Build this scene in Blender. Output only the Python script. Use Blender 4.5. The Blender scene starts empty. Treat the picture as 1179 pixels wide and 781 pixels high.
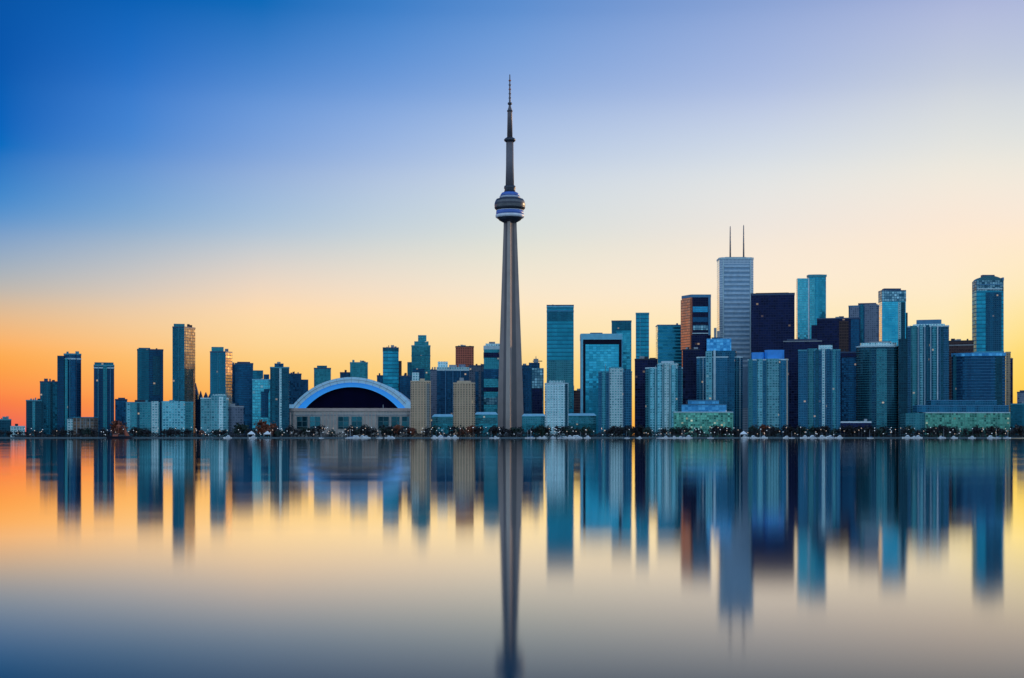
import bpy, bmesh, math, random
from mathutils import Vector, Matrix
R = math.radians
scene = bpy.context.scene
col = scene.collection

# ------------------------------------------------------------------ camera
F_PX = 1637.5            # focal length in photo pixels (50 mm lens, 1179 px wide)
CX, YH, CAM_H = 589.5, 501.5, 4.3
cam_d = bpy.data.cameras.new('camera'); cam_d.lens = 50.0; cam_d.sensor_width = 36.0
cam_d.sensor_fit = 'HORIZONTAL'
cam_d.shift_y = (YH - 390.5) / 1179.0
cam_d.clip_start = 0.5; cam_d.clip_end = 80000
cam = bpy.data.objects.new('camera', cam_d); col.objects.link(cam)
cam.location = (0, 0, CAM_H); cam.rotation_euler = (R(90), 0, 0)
scene.camera = cam

# ------------------------------------------------------------------ sky
SUN_AZ, SUN_EL = 48.0, 8.0           # degrees to the right of the view, above the horizon
def lin(c):
    return tuple((x/255/12.92 if x/255 <= 0.04045 else ((x/255+0.055)/1.055)**2.4) for x in c)
def build_world():
    w = bpy.data.worlds.new("World"); scene.world = w; w.use_nodes = True
    nt = w.node_tree; N = nt.nodes; L = nt.links
    N.clear()
    out = N.new('ShaderNodeOutputWorld'); bg = N.new('ShaderNodeBackground')
    L.new(bg.outputs[0], out.inputs[0])
    tc = N.new('ShaderNodeTexCoord'); sep = N.new('ShaderNodeSeparateXYZ')
    L.new(tc.outputs['Generated'], sep.inputs[0])
    def m(op, a, b=None, clamp=False):
        n = N.new('ShaderNodeMath'); n.operation = op; n.use_clamp = clamp
        for i, v in enumerate((a, b)):
            if v is None: continue
            if isinstance(v, (int, float)): n.inputs[i].default_value = v
            else: L.new(v, n.inputs[i])
        return n.outputs[0]
    el = m('ARCSINE', sep.outputs[2])
    elp = m('MULTIPLY', el, 1/R(45), True)
    az = m('ARCTAN2', sep.outputs[0], sep.outputs[1])
    E = [0, .4, 1.6, 3.4, 5.4, 7.9, 10.6, 13.3, 16.6, 26, 44]
    COLS = {
     'L':  [(225,92,92),(240,105,85),(255,140,72),(255,178,100),(198,185,172),(110,155,205),(24,112,195),(0,90,178),(0,82,165),(0,68,145),(0,55,125)],
     'ML': [(250,150,75),(255,165,75),(255,188,92),(255,212,145),(248,218,185),(185,200,215),(140,172,220),(94,145,214),(12,106,186),(8,85,160),(4,62,132)],
     'L2': [(240,122,82),(248,135,80),(255,165,82),(255,196,125),(222,202,182),(150,178,208),(92,145,212),(50,120,204),(0,94,180),(0,78,155),(0,58,128)],
     'M2': [(252,158,75),(255,172,78),(255,197,101),(255,217,152),(251,225,193),(206,214,217),(170,192,226),(122,162,221),(60,127,202),(18,95,172),(6,66,136)],
     'C':  [(255,165,75),(255,180,80),(255,205,110),(255,222,160),(253,232,200),(222,225,218),(195,210,230),(148,178,225),(94,144,210),(38,104,180),(10,70,140)],
     'MR': [(255,170,70),(255,185,75),(255,213,112),(255,228,165),(255,235,205),(243,232,220),(220,225,230),(180,195,228),(140,165,215),(75,125,190),(16,76,145)],
     'R':  [(255,150,25),(255,165,30),(255,200,55),(255,218,105),(255,232,175),(253,233,210),(232,230,222),(200,208,222),(165,178,218),(100,140,195),(20,80,150)],
     'S':  [(255,175,80),(255,190,92),(255,215,120),(255,230,165),(255,235,198),(253,233,212),(234,231,223),(202,209,222),(165,178,218),(100,140,195),(20,80,150)],
     'B':  [(150,198,218),(152,202,224),(158,208,234),(166,212,240),(174,215,245),(180,217,248),(184,218,250),(188,219,250),(192,220,250),(192,216,250),(150,195,240)],  # unseen sky behind the viewer, brightened to light the building fronts
    }
    def ramp(key):
        r = N.new('ShaderNodeValToRGB'); L.new(elp, r.inputs[0])
        r.color_ramp.interpolation = 'CARDINAL'; els = r.color_ramp.elements
        for i, (e, c) in enumerate(zip(E, COLS[key])):
            p = e/45
            if i < 2: q = els[i]; q.position = p
            else: q = els.new(p)
            q.color = (*lin(c), 1)
        return r.outputs[0]
    def mix(f, a, b):
        n = N.new('ShaderNodeMix'); n.data_type = 'RGBA'
        if isinstance(f, (int, float)): n.inputs[0].default_value = f
        else: L.new(f, n.inputs[0])
        L.new(a, n.inputs[6]); L.new(b, n.inputs[7]); return n.outputs[2]
    def mr(v, a, b, smooth=False):
        n = N.new('ShaderNodeMapRange'); n.clamp = True
        if smooth: n.interpolation_type = 'SMOOTHSTEP'
        L.new(v, n.inputs[0]); n.inputs[1].default_value = R(a); n.inputs[2].default_value = R(b); return n.outputs[0]
    c = ramp('L')
    c = mix(mr(az, -19.8, -15), c, ramp('L2'))
    c = mix(mr(az, -15, -10), c, ramp('ML'))
    c = mix(mr(az, -10, -5.2), c, ramp('M2'))
    c = mix(mr(az, -5.2, 0), c, ramp('C'))
    c = mix(mr(az, 0, 10), c, ramp('MR'))
    c = mix(mr(az, 10, 17.5), c, ramp('S'))
    c = mix(mr(az, 17, 21), c, ramp('R'))
    aa = m('ABSOLUTE', az)
    # added cloud noise, unseen behind the viewer, to vary what the glass fronts mirror
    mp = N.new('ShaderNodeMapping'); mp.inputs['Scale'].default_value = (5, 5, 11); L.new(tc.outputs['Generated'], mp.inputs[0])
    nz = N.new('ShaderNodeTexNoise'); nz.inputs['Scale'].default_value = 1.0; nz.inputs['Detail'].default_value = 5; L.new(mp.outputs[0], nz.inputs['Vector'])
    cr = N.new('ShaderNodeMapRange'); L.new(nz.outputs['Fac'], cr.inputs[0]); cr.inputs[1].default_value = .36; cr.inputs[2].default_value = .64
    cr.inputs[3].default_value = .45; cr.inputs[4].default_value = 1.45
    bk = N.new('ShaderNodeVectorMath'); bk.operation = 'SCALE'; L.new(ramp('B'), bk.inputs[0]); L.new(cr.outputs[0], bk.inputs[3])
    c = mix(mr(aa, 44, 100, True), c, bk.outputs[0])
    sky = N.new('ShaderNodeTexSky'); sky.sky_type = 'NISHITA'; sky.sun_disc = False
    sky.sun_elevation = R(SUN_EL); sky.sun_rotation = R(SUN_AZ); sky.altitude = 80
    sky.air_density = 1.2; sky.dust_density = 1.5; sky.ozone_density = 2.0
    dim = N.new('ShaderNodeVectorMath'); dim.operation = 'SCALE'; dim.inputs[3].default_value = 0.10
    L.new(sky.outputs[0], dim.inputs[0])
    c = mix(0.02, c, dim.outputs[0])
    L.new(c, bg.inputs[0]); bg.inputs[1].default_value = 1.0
build_world()

# ------------------------------------------------------------------ sun
sd = bpy.data.lights.new('sun', 'SUN'); sd.energy = 1.6; sd.angle = R(0.5); sd.color = (1.0, 0.62, 0.32)
sun = bpy.data.objects.new('sun', sd); col.objects.link(sun)
sv = Vector((math.sin(R(SUN_AZ))*math.cos(R(SUN_EL)), math.cos(R(SUN_AZ))*math.cos(R(SUN_EL)), math.sin(R(SUN_EL))))
sun.rotation_euler = sv.to_track_quat('Z', 'Y').to_euler()
sun.location = (800, 1500, 900)

vs = scene.view_settings
scene.display_settings.display_device = 'sRGB'
vs.view_transform = 'Standard'; vs.look = 'None'; vs.gamma = 1.0; vs.use_curve_mapping = False; vs.exposure = 0.0
scene.cycles.max_bounces = 6; scene.cycles.use_denoising = True

# ------------------------------------------------------------------ materials
MATS = {}
def principled(name):
    m = bpy.data.materials.new(name); m.use_nodes = True
    return m, m.node_tree.nodes, m.node_tree.links, m.node_tree.nodes['Principled BSDF']
def simple(name, c, rough=.6, metal=0., var=.15, scale=.15, spec=.5):
    """plain paint / concrete / stone with soft mottling"""
    m, N, L, p = principled(name)
    tc = N.new('ShaderNodeTexCoord'); nz = N.new('ShaderNodeTexNoise'); nz.inputs['Scale'].default_value = scale; nz.inputs['Detail'].default_value = 4
    L.new(tc.outputs['Object'], nz.inputs['Vector'])
    r = N.new('ShaderNodeMapRange'); L.new(nz.outputs['Fac'], r.inputs[0]); r.inputs[1].default_value = .25; r.inputs[2].default_value = .75
    r.inputs[3].default_value = 1-var; r.inputs[4].default_value = 1+var
    v = N.new('ShaderNodeVectorMath'); v.operation = 'SCALE'; v.inputs[0].default_value = c; L.new(r.outputs[0], v.inputs[3])
    L.new(v.outputs[0], p.inputs['Base Color'])
    p.inputs['Roughness'].default_value = rough; p.inputs['Metallic'].default_value = metal
    p.inputs['Specular IOR Level'].default_value = spec
    MATS[name] = m; return m
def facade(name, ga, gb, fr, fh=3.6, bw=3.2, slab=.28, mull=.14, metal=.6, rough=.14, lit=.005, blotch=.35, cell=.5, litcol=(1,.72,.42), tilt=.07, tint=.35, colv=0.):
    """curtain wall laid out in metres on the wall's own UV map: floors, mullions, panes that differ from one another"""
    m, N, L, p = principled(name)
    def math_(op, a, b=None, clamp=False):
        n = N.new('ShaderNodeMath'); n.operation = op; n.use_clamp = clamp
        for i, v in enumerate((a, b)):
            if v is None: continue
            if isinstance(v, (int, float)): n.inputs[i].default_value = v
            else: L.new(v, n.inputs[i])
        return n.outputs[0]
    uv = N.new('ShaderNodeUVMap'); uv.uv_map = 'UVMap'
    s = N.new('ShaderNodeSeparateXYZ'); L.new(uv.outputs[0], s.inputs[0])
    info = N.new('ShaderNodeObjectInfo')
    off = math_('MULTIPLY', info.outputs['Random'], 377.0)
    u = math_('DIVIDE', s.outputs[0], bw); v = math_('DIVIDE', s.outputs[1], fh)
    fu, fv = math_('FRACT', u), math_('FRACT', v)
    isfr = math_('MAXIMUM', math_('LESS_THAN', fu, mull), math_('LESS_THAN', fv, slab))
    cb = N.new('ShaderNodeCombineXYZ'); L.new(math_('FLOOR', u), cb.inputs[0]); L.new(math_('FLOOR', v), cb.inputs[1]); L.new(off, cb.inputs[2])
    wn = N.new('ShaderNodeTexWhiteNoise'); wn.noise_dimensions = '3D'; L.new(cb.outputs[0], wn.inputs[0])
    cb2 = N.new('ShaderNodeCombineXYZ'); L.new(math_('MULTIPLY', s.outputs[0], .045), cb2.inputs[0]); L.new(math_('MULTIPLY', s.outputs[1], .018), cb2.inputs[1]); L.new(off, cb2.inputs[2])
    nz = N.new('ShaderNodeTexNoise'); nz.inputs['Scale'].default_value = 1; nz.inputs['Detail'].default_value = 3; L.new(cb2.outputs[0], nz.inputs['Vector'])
    bl = N.new('ShaderNodeMapRange'); L.new(nz.outputs['Fac'], bl.inputs[0]); bl.inputs[1].default_value = .3; bl.inputs[2].default_value = .7  # broad blotches in the glass colour: panel hue and painted reflections
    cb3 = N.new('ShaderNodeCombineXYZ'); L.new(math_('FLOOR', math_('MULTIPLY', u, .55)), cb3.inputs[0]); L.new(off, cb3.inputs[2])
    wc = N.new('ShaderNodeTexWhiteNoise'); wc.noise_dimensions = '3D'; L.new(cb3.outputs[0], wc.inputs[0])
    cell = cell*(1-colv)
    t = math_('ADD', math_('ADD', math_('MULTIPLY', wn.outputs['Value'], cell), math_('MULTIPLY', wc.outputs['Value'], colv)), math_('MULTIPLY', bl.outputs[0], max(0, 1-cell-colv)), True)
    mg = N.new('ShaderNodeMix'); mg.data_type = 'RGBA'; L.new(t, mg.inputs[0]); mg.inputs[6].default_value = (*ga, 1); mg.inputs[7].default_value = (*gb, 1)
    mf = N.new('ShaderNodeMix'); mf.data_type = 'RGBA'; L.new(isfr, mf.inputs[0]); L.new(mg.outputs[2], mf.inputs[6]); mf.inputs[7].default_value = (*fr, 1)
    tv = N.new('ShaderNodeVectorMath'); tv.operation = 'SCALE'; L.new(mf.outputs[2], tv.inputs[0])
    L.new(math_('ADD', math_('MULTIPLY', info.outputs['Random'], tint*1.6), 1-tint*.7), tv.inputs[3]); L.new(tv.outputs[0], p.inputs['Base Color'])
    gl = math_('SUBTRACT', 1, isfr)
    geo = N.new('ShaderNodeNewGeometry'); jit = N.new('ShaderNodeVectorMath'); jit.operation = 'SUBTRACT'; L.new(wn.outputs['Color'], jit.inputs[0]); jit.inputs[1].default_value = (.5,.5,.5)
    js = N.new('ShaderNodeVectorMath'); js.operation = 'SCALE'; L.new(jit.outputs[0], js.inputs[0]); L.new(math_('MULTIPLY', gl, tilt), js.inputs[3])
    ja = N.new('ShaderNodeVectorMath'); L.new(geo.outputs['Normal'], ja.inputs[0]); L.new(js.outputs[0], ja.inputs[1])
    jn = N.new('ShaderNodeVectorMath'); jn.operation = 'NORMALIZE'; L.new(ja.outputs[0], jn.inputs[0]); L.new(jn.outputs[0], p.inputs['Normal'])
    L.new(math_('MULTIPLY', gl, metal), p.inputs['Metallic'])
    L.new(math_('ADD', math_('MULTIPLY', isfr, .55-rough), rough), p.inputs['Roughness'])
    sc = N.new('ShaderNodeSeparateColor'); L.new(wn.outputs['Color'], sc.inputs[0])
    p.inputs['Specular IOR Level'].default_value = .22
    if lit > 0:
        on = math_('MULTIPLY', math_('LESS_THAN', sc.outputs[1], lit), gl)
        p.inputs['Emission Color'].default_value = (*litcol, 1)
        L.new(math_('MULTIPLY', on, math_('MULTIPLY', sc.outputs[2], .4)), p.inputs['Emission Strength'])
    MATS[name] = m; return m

# glass kinds ---------------------------------------------------- glass a, glass b, frame
facade('teal_glass', (0.010,0.145,0.204), (0.051,0.357,0.425), (0.025,0.187,0.238), colv=0.3)
facade('deep_glass', (0.003,0.068,0.119), (0.017,0.178,0.264), (0.007,0.102,0.153), colv=0.45)
facade('blue_glass',   (.006,.14,.30), (.03,.33,.55), (.03,.22,.36))
facade('navy_glass',   (.002,.03,.085), (.012,.11,.22), (.005,.05,.11), colv=0.45)
facade('cyan_glass',   (.03,.38,.52), (.14,.68,.80), (.10,.48,.58), fh=4.4, bw=4, cell=.6)
facade('black_glass',  (.001,.003,.022), (.008,.016,.075), (.010,.016,.05), lit=.01, metal=.6, fh=4.2, bw=4.2)
facade('bright_glass', (.015,.32,.48), (.07,.54,.70), (.02,.26,.40), fh=4, bw=6, mull=.04, slab=.14)
facade('plate_glass',  (.006,.18,.28), (.025,.33,.46), (.006,.15,.24), fh=7, bw=9, mull=.03, slab=.22, cell=.35)
facade('band_glass',   (.004,.12,.21), (.012,.20,.32), (.03,.33,.44), fh=6, bw=9, mull=.0, slab=.35, cell=.3)
facade('condo_grid', (0.006,0.093,0.145), (0.145,0.477,0.560), (0.207,0.477,0.539), fh=3.8, bw=4.2, slab=.34, mull=.26, cell=.85, colv=0.25)
facade('condo_teal', (0.007,0.101,0.153), (0.059,0.323,0.382), (0.068,0.255,0.306), fh=3.6, bw=3.8, slab=.32, mull=.2, cell=.8, colv=0.5)
facade('condo_blue', (0.002,0.032,0.080), (0.014,0.144,0.264), (0.024,0.136,0.216), fh=3.6, bw=3.6, slab=.28, mull=.2, cell=.75, colv=0.55)
facade('condo_deep', (0.002,0.026,0.053), (0.011,0.105,0.165), (0.009,0.075,0.112), fh=3.6, bw=3.6, slab=.3, mull=.2, cell=.75, colv=0.5)
facade('condo_pale',   (.03,.18,.24), (.40,.68,.72), (.60,.76,.77), fh=3.8, bw=4.0, slab=.36, mull=.3, cell=.85, colv=0.35)
facade('tan_concrete', (.09,.07,.06), (.34,.26,.18), (.66,.46,.30), fh=3.6, bw=4.2, slab=.3, mull=.42, metal=.1, cell=.8, colv=0.3)
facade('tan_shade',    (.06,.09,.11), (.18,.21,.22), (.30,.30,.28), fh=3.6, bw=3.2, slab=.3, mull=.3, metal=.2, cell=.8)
facade('sunset_glass', (.50,.24,.10), (.98,.72,.45), (.10,.10,.10), fh=4.6, bw=4.2, slab=.22, mull=.22, metal=.95, rough=.16, cell=.6, lit=.0, tilt=.03, colv=0.1)  # sunset sheen put into the glass colour of a single face
facade('red_granite',  (.10,.03,.025), (.24,.06,.04), (.50,.13,.08), fh=4, bw=4, slab=.35, mull=.3, metal=.2)
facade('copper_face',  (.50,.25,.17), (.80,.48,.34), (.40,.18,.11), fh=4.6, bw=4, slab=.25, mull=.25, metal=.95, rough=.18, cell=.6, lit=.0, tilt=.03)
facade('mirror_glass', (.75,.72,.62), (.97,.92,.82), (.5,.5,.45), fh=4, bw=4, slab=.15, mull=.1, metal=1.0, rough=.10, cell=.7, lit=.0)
facade('marble_bands', (.10,.24,.40), (.16,.34,.52), (.42,.58,.72), fh=8.6, bw=2.2, slab=.46, mull=.12, metal=.3, cell=.3, lit=.0)
facade('marble_side',  (.10,.19,.30), (.2,.32,.44), (.42,.50,.56), fh=4.2, bw=2.4, slab=.4, mull=.45, metal=.3)
facade('green_glass',  (.004,.07,.06), (.20,.60,.44), (.09,.34,.26), fh=3.2, bw=3.4, slab=.2, mull=.16, cell=.95, metal=.3, lit=.04)
facade('mottled_glass',(.004,.06,.11), (.30,.52,.60), (.02,.12,.2), fh=4.5, bw=4.5, slab=.22, mull=.18, cell=.95)
facade('roof_glass',   (.02,.20,.46), (.14,.52,.86), (.06,.32,.60), fh=4.4, bw=5, slab=.2, mull=.14, cell=.9, metal=.4)
facade('stadium_panel',(.34,.36,.36), (.58,.54,.48), (.60,.52,.45), fh=9, bw=4.5, slab=.10, mull=.2, metal=.0, rough=.6, cell=.6, lit=.0)
facade('stadium_glass',(.004,.04,.06), (.03,.15,.19), (.10,.18,.20), fh=8, bw=8, slab=.1, mull=.12, cell=.8, lit=.0)
facade('grey_mottle',  (.02,.05,.09), (.20,.24,.32), (.17,.20,.27), fh=3.8, bw=3.8, slab=.35, mull=.3, metal=.2, cell=.85, colv=0.3)
facade('brown_block',  (.02,.012,.022), (.06,.03,.035), (.08,.045,.045), fh=5, bw=4, slab=.4, mull=.2, metal=.2)
facade('brick_mottle', (.03,.03,.03), (.26,.14,.08), (.16,.15,.14), fh=4.4, bw=5, slab=.3, mull=.3, metal=.1, cell=.9)

simple('pale_trim', (.50,.66,.70), .5)
simple('marble_field', (.19,.33,.47), .4)
simple('marble_band', (.45,.60,.72), .5)
simple('white_trim', (.72,.80,.84), .5)
simple('blue_trim', (.05,.22,.38), .45)
simple('teal_trim', (.05,.30,.38), .45)
simple('cyan_trim', (.16,.52,.68), .4)
simple('navy_trim', (.02,.06,.14), .45)
simple('dark_trim', (.012,.016,.035), .5)
simple('black_trim', (.002,.003,.02), .5, spec=.15)
simple('tan_trim', (.62,.45,.30), .7)
simple('grey_trim', (.30,.33,.36), .6)
simple('gold_edge', (.95,.72,.30), .25, .8)
simple('roof_gravel', (.10,.12,.14), .9)
simple('roof_blue', (.03,.30,.80), .4)
simple('roof_pale', (.30,.60,.72), .5)
simple('upper_concrete', (.17,.15,.17), .75, var=.12, scale=.08)
simple('tower_concrete', (.33,.26,.235), .75, var=.10, scale=.05)
simple('tower_rib_lit', (.44,.36,.31), .75, var=.12, scale=.05)
simple('tower_groove_shade', (.16,.14,.14), .8, var=.10, scale=.05)
simple('mast_steel', (.16,.13,.14), .5, .2)
simple('pod_dark', (.045,.05,.07), .35, .3)
simple('pod_band', (.14,.14,.15), .4, .3)
simple('pod_white', (.82,.84,.90), .4)
simple('pod_pale', (.40,.44,.54), .4)
simple('pod_blue', (.07,.17,.55), .35)
simple('antenna_grey', (.30,.27,.27), .5, .3)
simple('arch_light', (.52,.82,.98), .4, var=.05)
simple('arch_blue', (.05,.38,.80), .4, var=.08)
_p = MATS['arch_blue'].node_tree.nodes['Principled BSDF']; _p.inputs['Emission Color'].default_value = (.03,.32,.95,1); _p.inputs['Emission Strength'].default_value = .34   # arch surface itself glows, standing in for the stadium's blue roof lights
simple('arch_dark', (.002,.002,.020), .7, var=.3, scale=.05, spec=.05)
simple('stadium_rim', (.56,.42,.36), .6)
simple('coping_stone', (.20,.28,.32), .8, var=.3, scale=.1)
simple('quay_stone', (.10,.15,.18), .8, var=.2, scale=.3)
simple('land_dark', (.03,.04,.035), .95, var=.3, scale=.05)
simple('sand', (.55,.36,.20), .9)
simple('bark', (.07,.05,.035), .9)
simple('hull_white', (.88,.88,.88), .3)
simple('hull_dark', (.02,.018,.03), .4)
simple('cabin_white', (.74,.78,.82), .4)
simple('boat_glass', (.02,.04,.06), .15)
simple('sail_cover', (.08,.2,.42), .8)
simple('rust_red', (.42,.10,.05), .6)
simple('canvas_white', (.85,.86,.88), .7)
simple('lamp_steel', (.10,.11,.12), .5, .5)
def leaf_mat(name, a, b):
    m, N, L, p = principled(name)
    g = N.new('ShaderNodeNewGeometry'); oi = N.new('ShaderNodeObjectInfo')
    ad = N.new('ShaderNodeMath'); ad.operation = 'ADD'; L.new(g.outputs['Random Per Island'], ad.inputs[0]); L.new(oi.outputs['Random'], ad.inputs[1])
    h = N.new('ShaderNodeMath'); h.operation = 'MULTIPLY'; L.new(ad.outputs[0], h.inputs[0]); h.inputs[1].default_value = .5
    mx = N.new('ShaderNodeMix'); mx.data_type = 'RGBA'; L.new(h.outputs[0], mx.inputs[0]); mx.inputs[6].default_value = (*a, 1); mx.inputs[7].default_value = (*b, 1)
    L.new(mx.outputs[2], p.inputs['Base Color']); p.inputs['Roughness'].default_value = .7
    MATS[name] = m
leaf_mat('leaf_dark', (.004,.006,.012), (.035,.035,.04))
leaf_mat('leaf_green', (.008,.03,.025), (.03,.07,.055))
leaf_mat('leaf_rust', (.09,.022,.014), (.34,.10,.045))
def lamp_mat(name, c, s):
    m, N, L, p = principled(name); p.inputs['Base Color'].default_value = (*c, 1)
    p.inputs['Emission Color'].default_value = (*c, 1); p.inputs['Emission Strength'].default_value = s; MATS[name] = m
lamp_mat('lamp_glow', (.80,.90,1.0), .6)
lamp_mat('lamp_warm', (1.0,.70,.52), .6)

def water_mat():
    m = bpy.data.materials.new('water'); m.use_nodes = True; N = m.node_tree.nodes; L = m.node_tree.links; N.clear()
    out = N.new('ShaderNodeOutputMaterial'); mx = N.new('ShaderNodeMixShader'); df = N.new('ShaderNodeBsdfDiffuse'); gl = N.new('ShaderNodeBsdfGlossy'); gl.distribution = 'BECKMANN'
    df.inputs['Color'].default_value = (.0005,.038,.068, 1); gl.inputs['Color'].default_value = (1,1,1,1)
    fr = N.new('ShaderNodeFresnel'); fr.inputs['IOR'].default_value = 1.333
    fm = N.new('ShaderNodeMapRange'); L.new(fr.outputs[0], fm.inputs[0]); fm.inputs[1].default_value = .295; fm.inputs[2].default_value = .66
    L.new(fm.outputs[0], mx.inputs[0]); L.new(df.outputs[0], mx.inputs[1]); L.new(gl.outputs[0], mx.inputs[2]); L.new(mx.outputs[0], out.inputs[0])
    g = N.new('ShaderNodeNewGeometry'); mp = N.new('ShaderNodeMapping'); mp.inputs['Scale'].default_value = (.0025,.03,1)
    L.new(g.outputs['Position'], mp.inputs[0])
    nz = N.new('ShaderNodeTexNoise'); nz.inputs['Scale'].default_value = 1; nz.inputs['Detail'].default_value = 5; L.new(mp.outputs[0], nz.inputs['Vector'])
    r = N.new('ShaderNodeMapRange'); L.new(nz.outputs['Fac'], r.inputs[0]); r.inputs[1].default_value = .3; r.inputs[2].default_value = .7
    r.inputs[3].default_value = .055; r.inputs[4].default_value = .092
    L.new(r.outputs[0], gl.inputs['Roughness'])
    MATS['water'] = m
water_mat()

# ------------------------------------------------------------------ helpers
GROUND = 1.6
def X(px, D): return (px-CX)/F_PX*D
def Z(y, D): return CAM_H + (YH-y)/F_PX*D
def link(name, mesh, mats, parent=None, loc=(0,0,0)):
    for k in mats: mesh.materials.append(MATS[k])
    o = bpy.data.objects.new(name, mesh); col.objects.link(o); o.location = loc
    if parent: o.parent = parent
    return o
def tag(o, label, cat, group=None, kind=None):
    if label: o['label'] = label
    if cat: o['category'] = cat
    if group: o['group'] = group
    if kind: o['kind'] = kind
    return o
def empty(name, loc, label, cat, group=None):
    o = bpy.data.objects.new(name, None); col.objects.link(o); o.location = loc; o.empty_display_size = 4
    return tag(o, label, cat, group)
def prism(name, poly, z0, z1, mats, parent=None, top=None, face_mat=None, bottom=False):
    """upright prism; UV in metres on the walls; mats[0] walls, mats[1] roof; face_mat maps a wall index to a material slot"""
    me = bpy.data.meshes.new(name); bm = bmesh.new(); uvl = bm.loops.layers.uv.new('UVMap')
    tp = top or poly
    n = len(poly); u = 0
    lo = [bm.verts.new((*p, z0)) for p in poly]; hi = [bm.verts.new((*p, z1)) for p in tp]
    for i in range(n):
        j = (i+1) % n
        l = math.dist(poly[i], poly[j])
        f = bm.faces.new((lo[i], lo[j], hi[j], hi[i]))
        for lp, uvv in zip(f.loops, ((u, z0), (u+l, z0), (u+l, z1), (u, z1))): lp[uvl].uv = uvv
        if face_mat: f.material_index = face_mat.get(i, 0)
        u += l
    f = bm.faces.new(hi); f.material_index = 1 if len(mats) > 1 else 0
    if bottom: bm.faces.new(lo[::-1])
    bm.normal_update(); bm.to_mesh(me); bm.free()
    return link(name, me, mats, parent)
def boxpoly(x0, x1, y0, y1): return [(x0,y0),(x1,y0),(x1,y1),(x0,y1)]
def box(name, x0, x1, y0, y1, z0, z1, mat, parent=None, bottom=True):
    return prism(name, boxpoly(x0,x1,y0,y1), z0, z1, [mat], parent, bottom=bottom)
def scaled(poly, p):
    xs = [a for a, b in poly]; ys = [b for a, b in poly]
    cx, cy = (min(xs)+max(xs))/2, (min(ys)+max(ys))/2; w, h = (max(xs)-min(xs))/2, (max(ys)-min(ys))/2
    return [(cx+(a-cx)*(w+p)/w, cy+(b-cy)*(h+p)/h) for a, b in poly]
def lathe(name, prof, mats, parent=None, seg=32, slots=None):
    me = bpy.data.meshes.new(name); bm = bmesh.new()
    rings = [[bm.verts.new((r*math.cos(2*math.pi*k/seg), r*math.sin(2*math.pi*k/seg), z)) for k in range(seg)] for r, z in prof]
    for i in range(len(rings)-1):
        for k in range(seg):
            f = bm.faces.new((rings[i][k], rings[i][(k+1)%seg], rings[i+1][(k+1)%seg], rings[i+1][k])); f.smooth = True
            if slots: f.material_index = slots[i]
    bm.faces.new(rings[-1]); bm.faces.new(rings[0][::-1])
    bm.to_mesh(me); bm.free()
    o = link(name, me, mats, parent)
    return o

def plan_poly(plan, x0, x1, d):
    w = x1-x0
    k = plan if isinstance(plan, str) else plan[0]
    if k == 'box': return boxpoly(x0, x1, 0, d)
    if k == 'cham':                         # chamfered corners
        c = plan[1]
        return [(x0+c,0),(x1-c,0),(x1,c),(x1,d-c),(x1-c,d),(x0+c,d),(x0,d-c),(x0,c)]
    if k == 'round':                        # superellipse plan
        e = plan[1]; pts = []
        for i in range(36):
            a = 2*math.pi*i/36 - math.pi/2
            c, s = math.cos(a), math.sin(a)
            pts.append((x0+w/2+w/2*math.copysign(abs(c)**(2/e), c), d/2+d/2*math.copysign(abs(s)**(2/e), s)))
        return pts
    if k == 'corner':                       # turned building: an edge towards the lake at fraction t
        t = plan[1]; g = plan[2]            # g: how deep the two side corners lie
        return [(x0, 3),(x0+w*t, 0),(x1, g),(x1-w*.1, d),(x0+w*.1, d)]
    if k == 'bow':                          # flat back, bowed front
        b = plan[1]; pts = []
        for i in range(13):
            t = i/12; pts.append((x0+w*t, b*(1-math.sin(math.pi*t))))
        return pts + [(x1, d), (x0, d)]
    raise ValueError(k)

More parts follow.
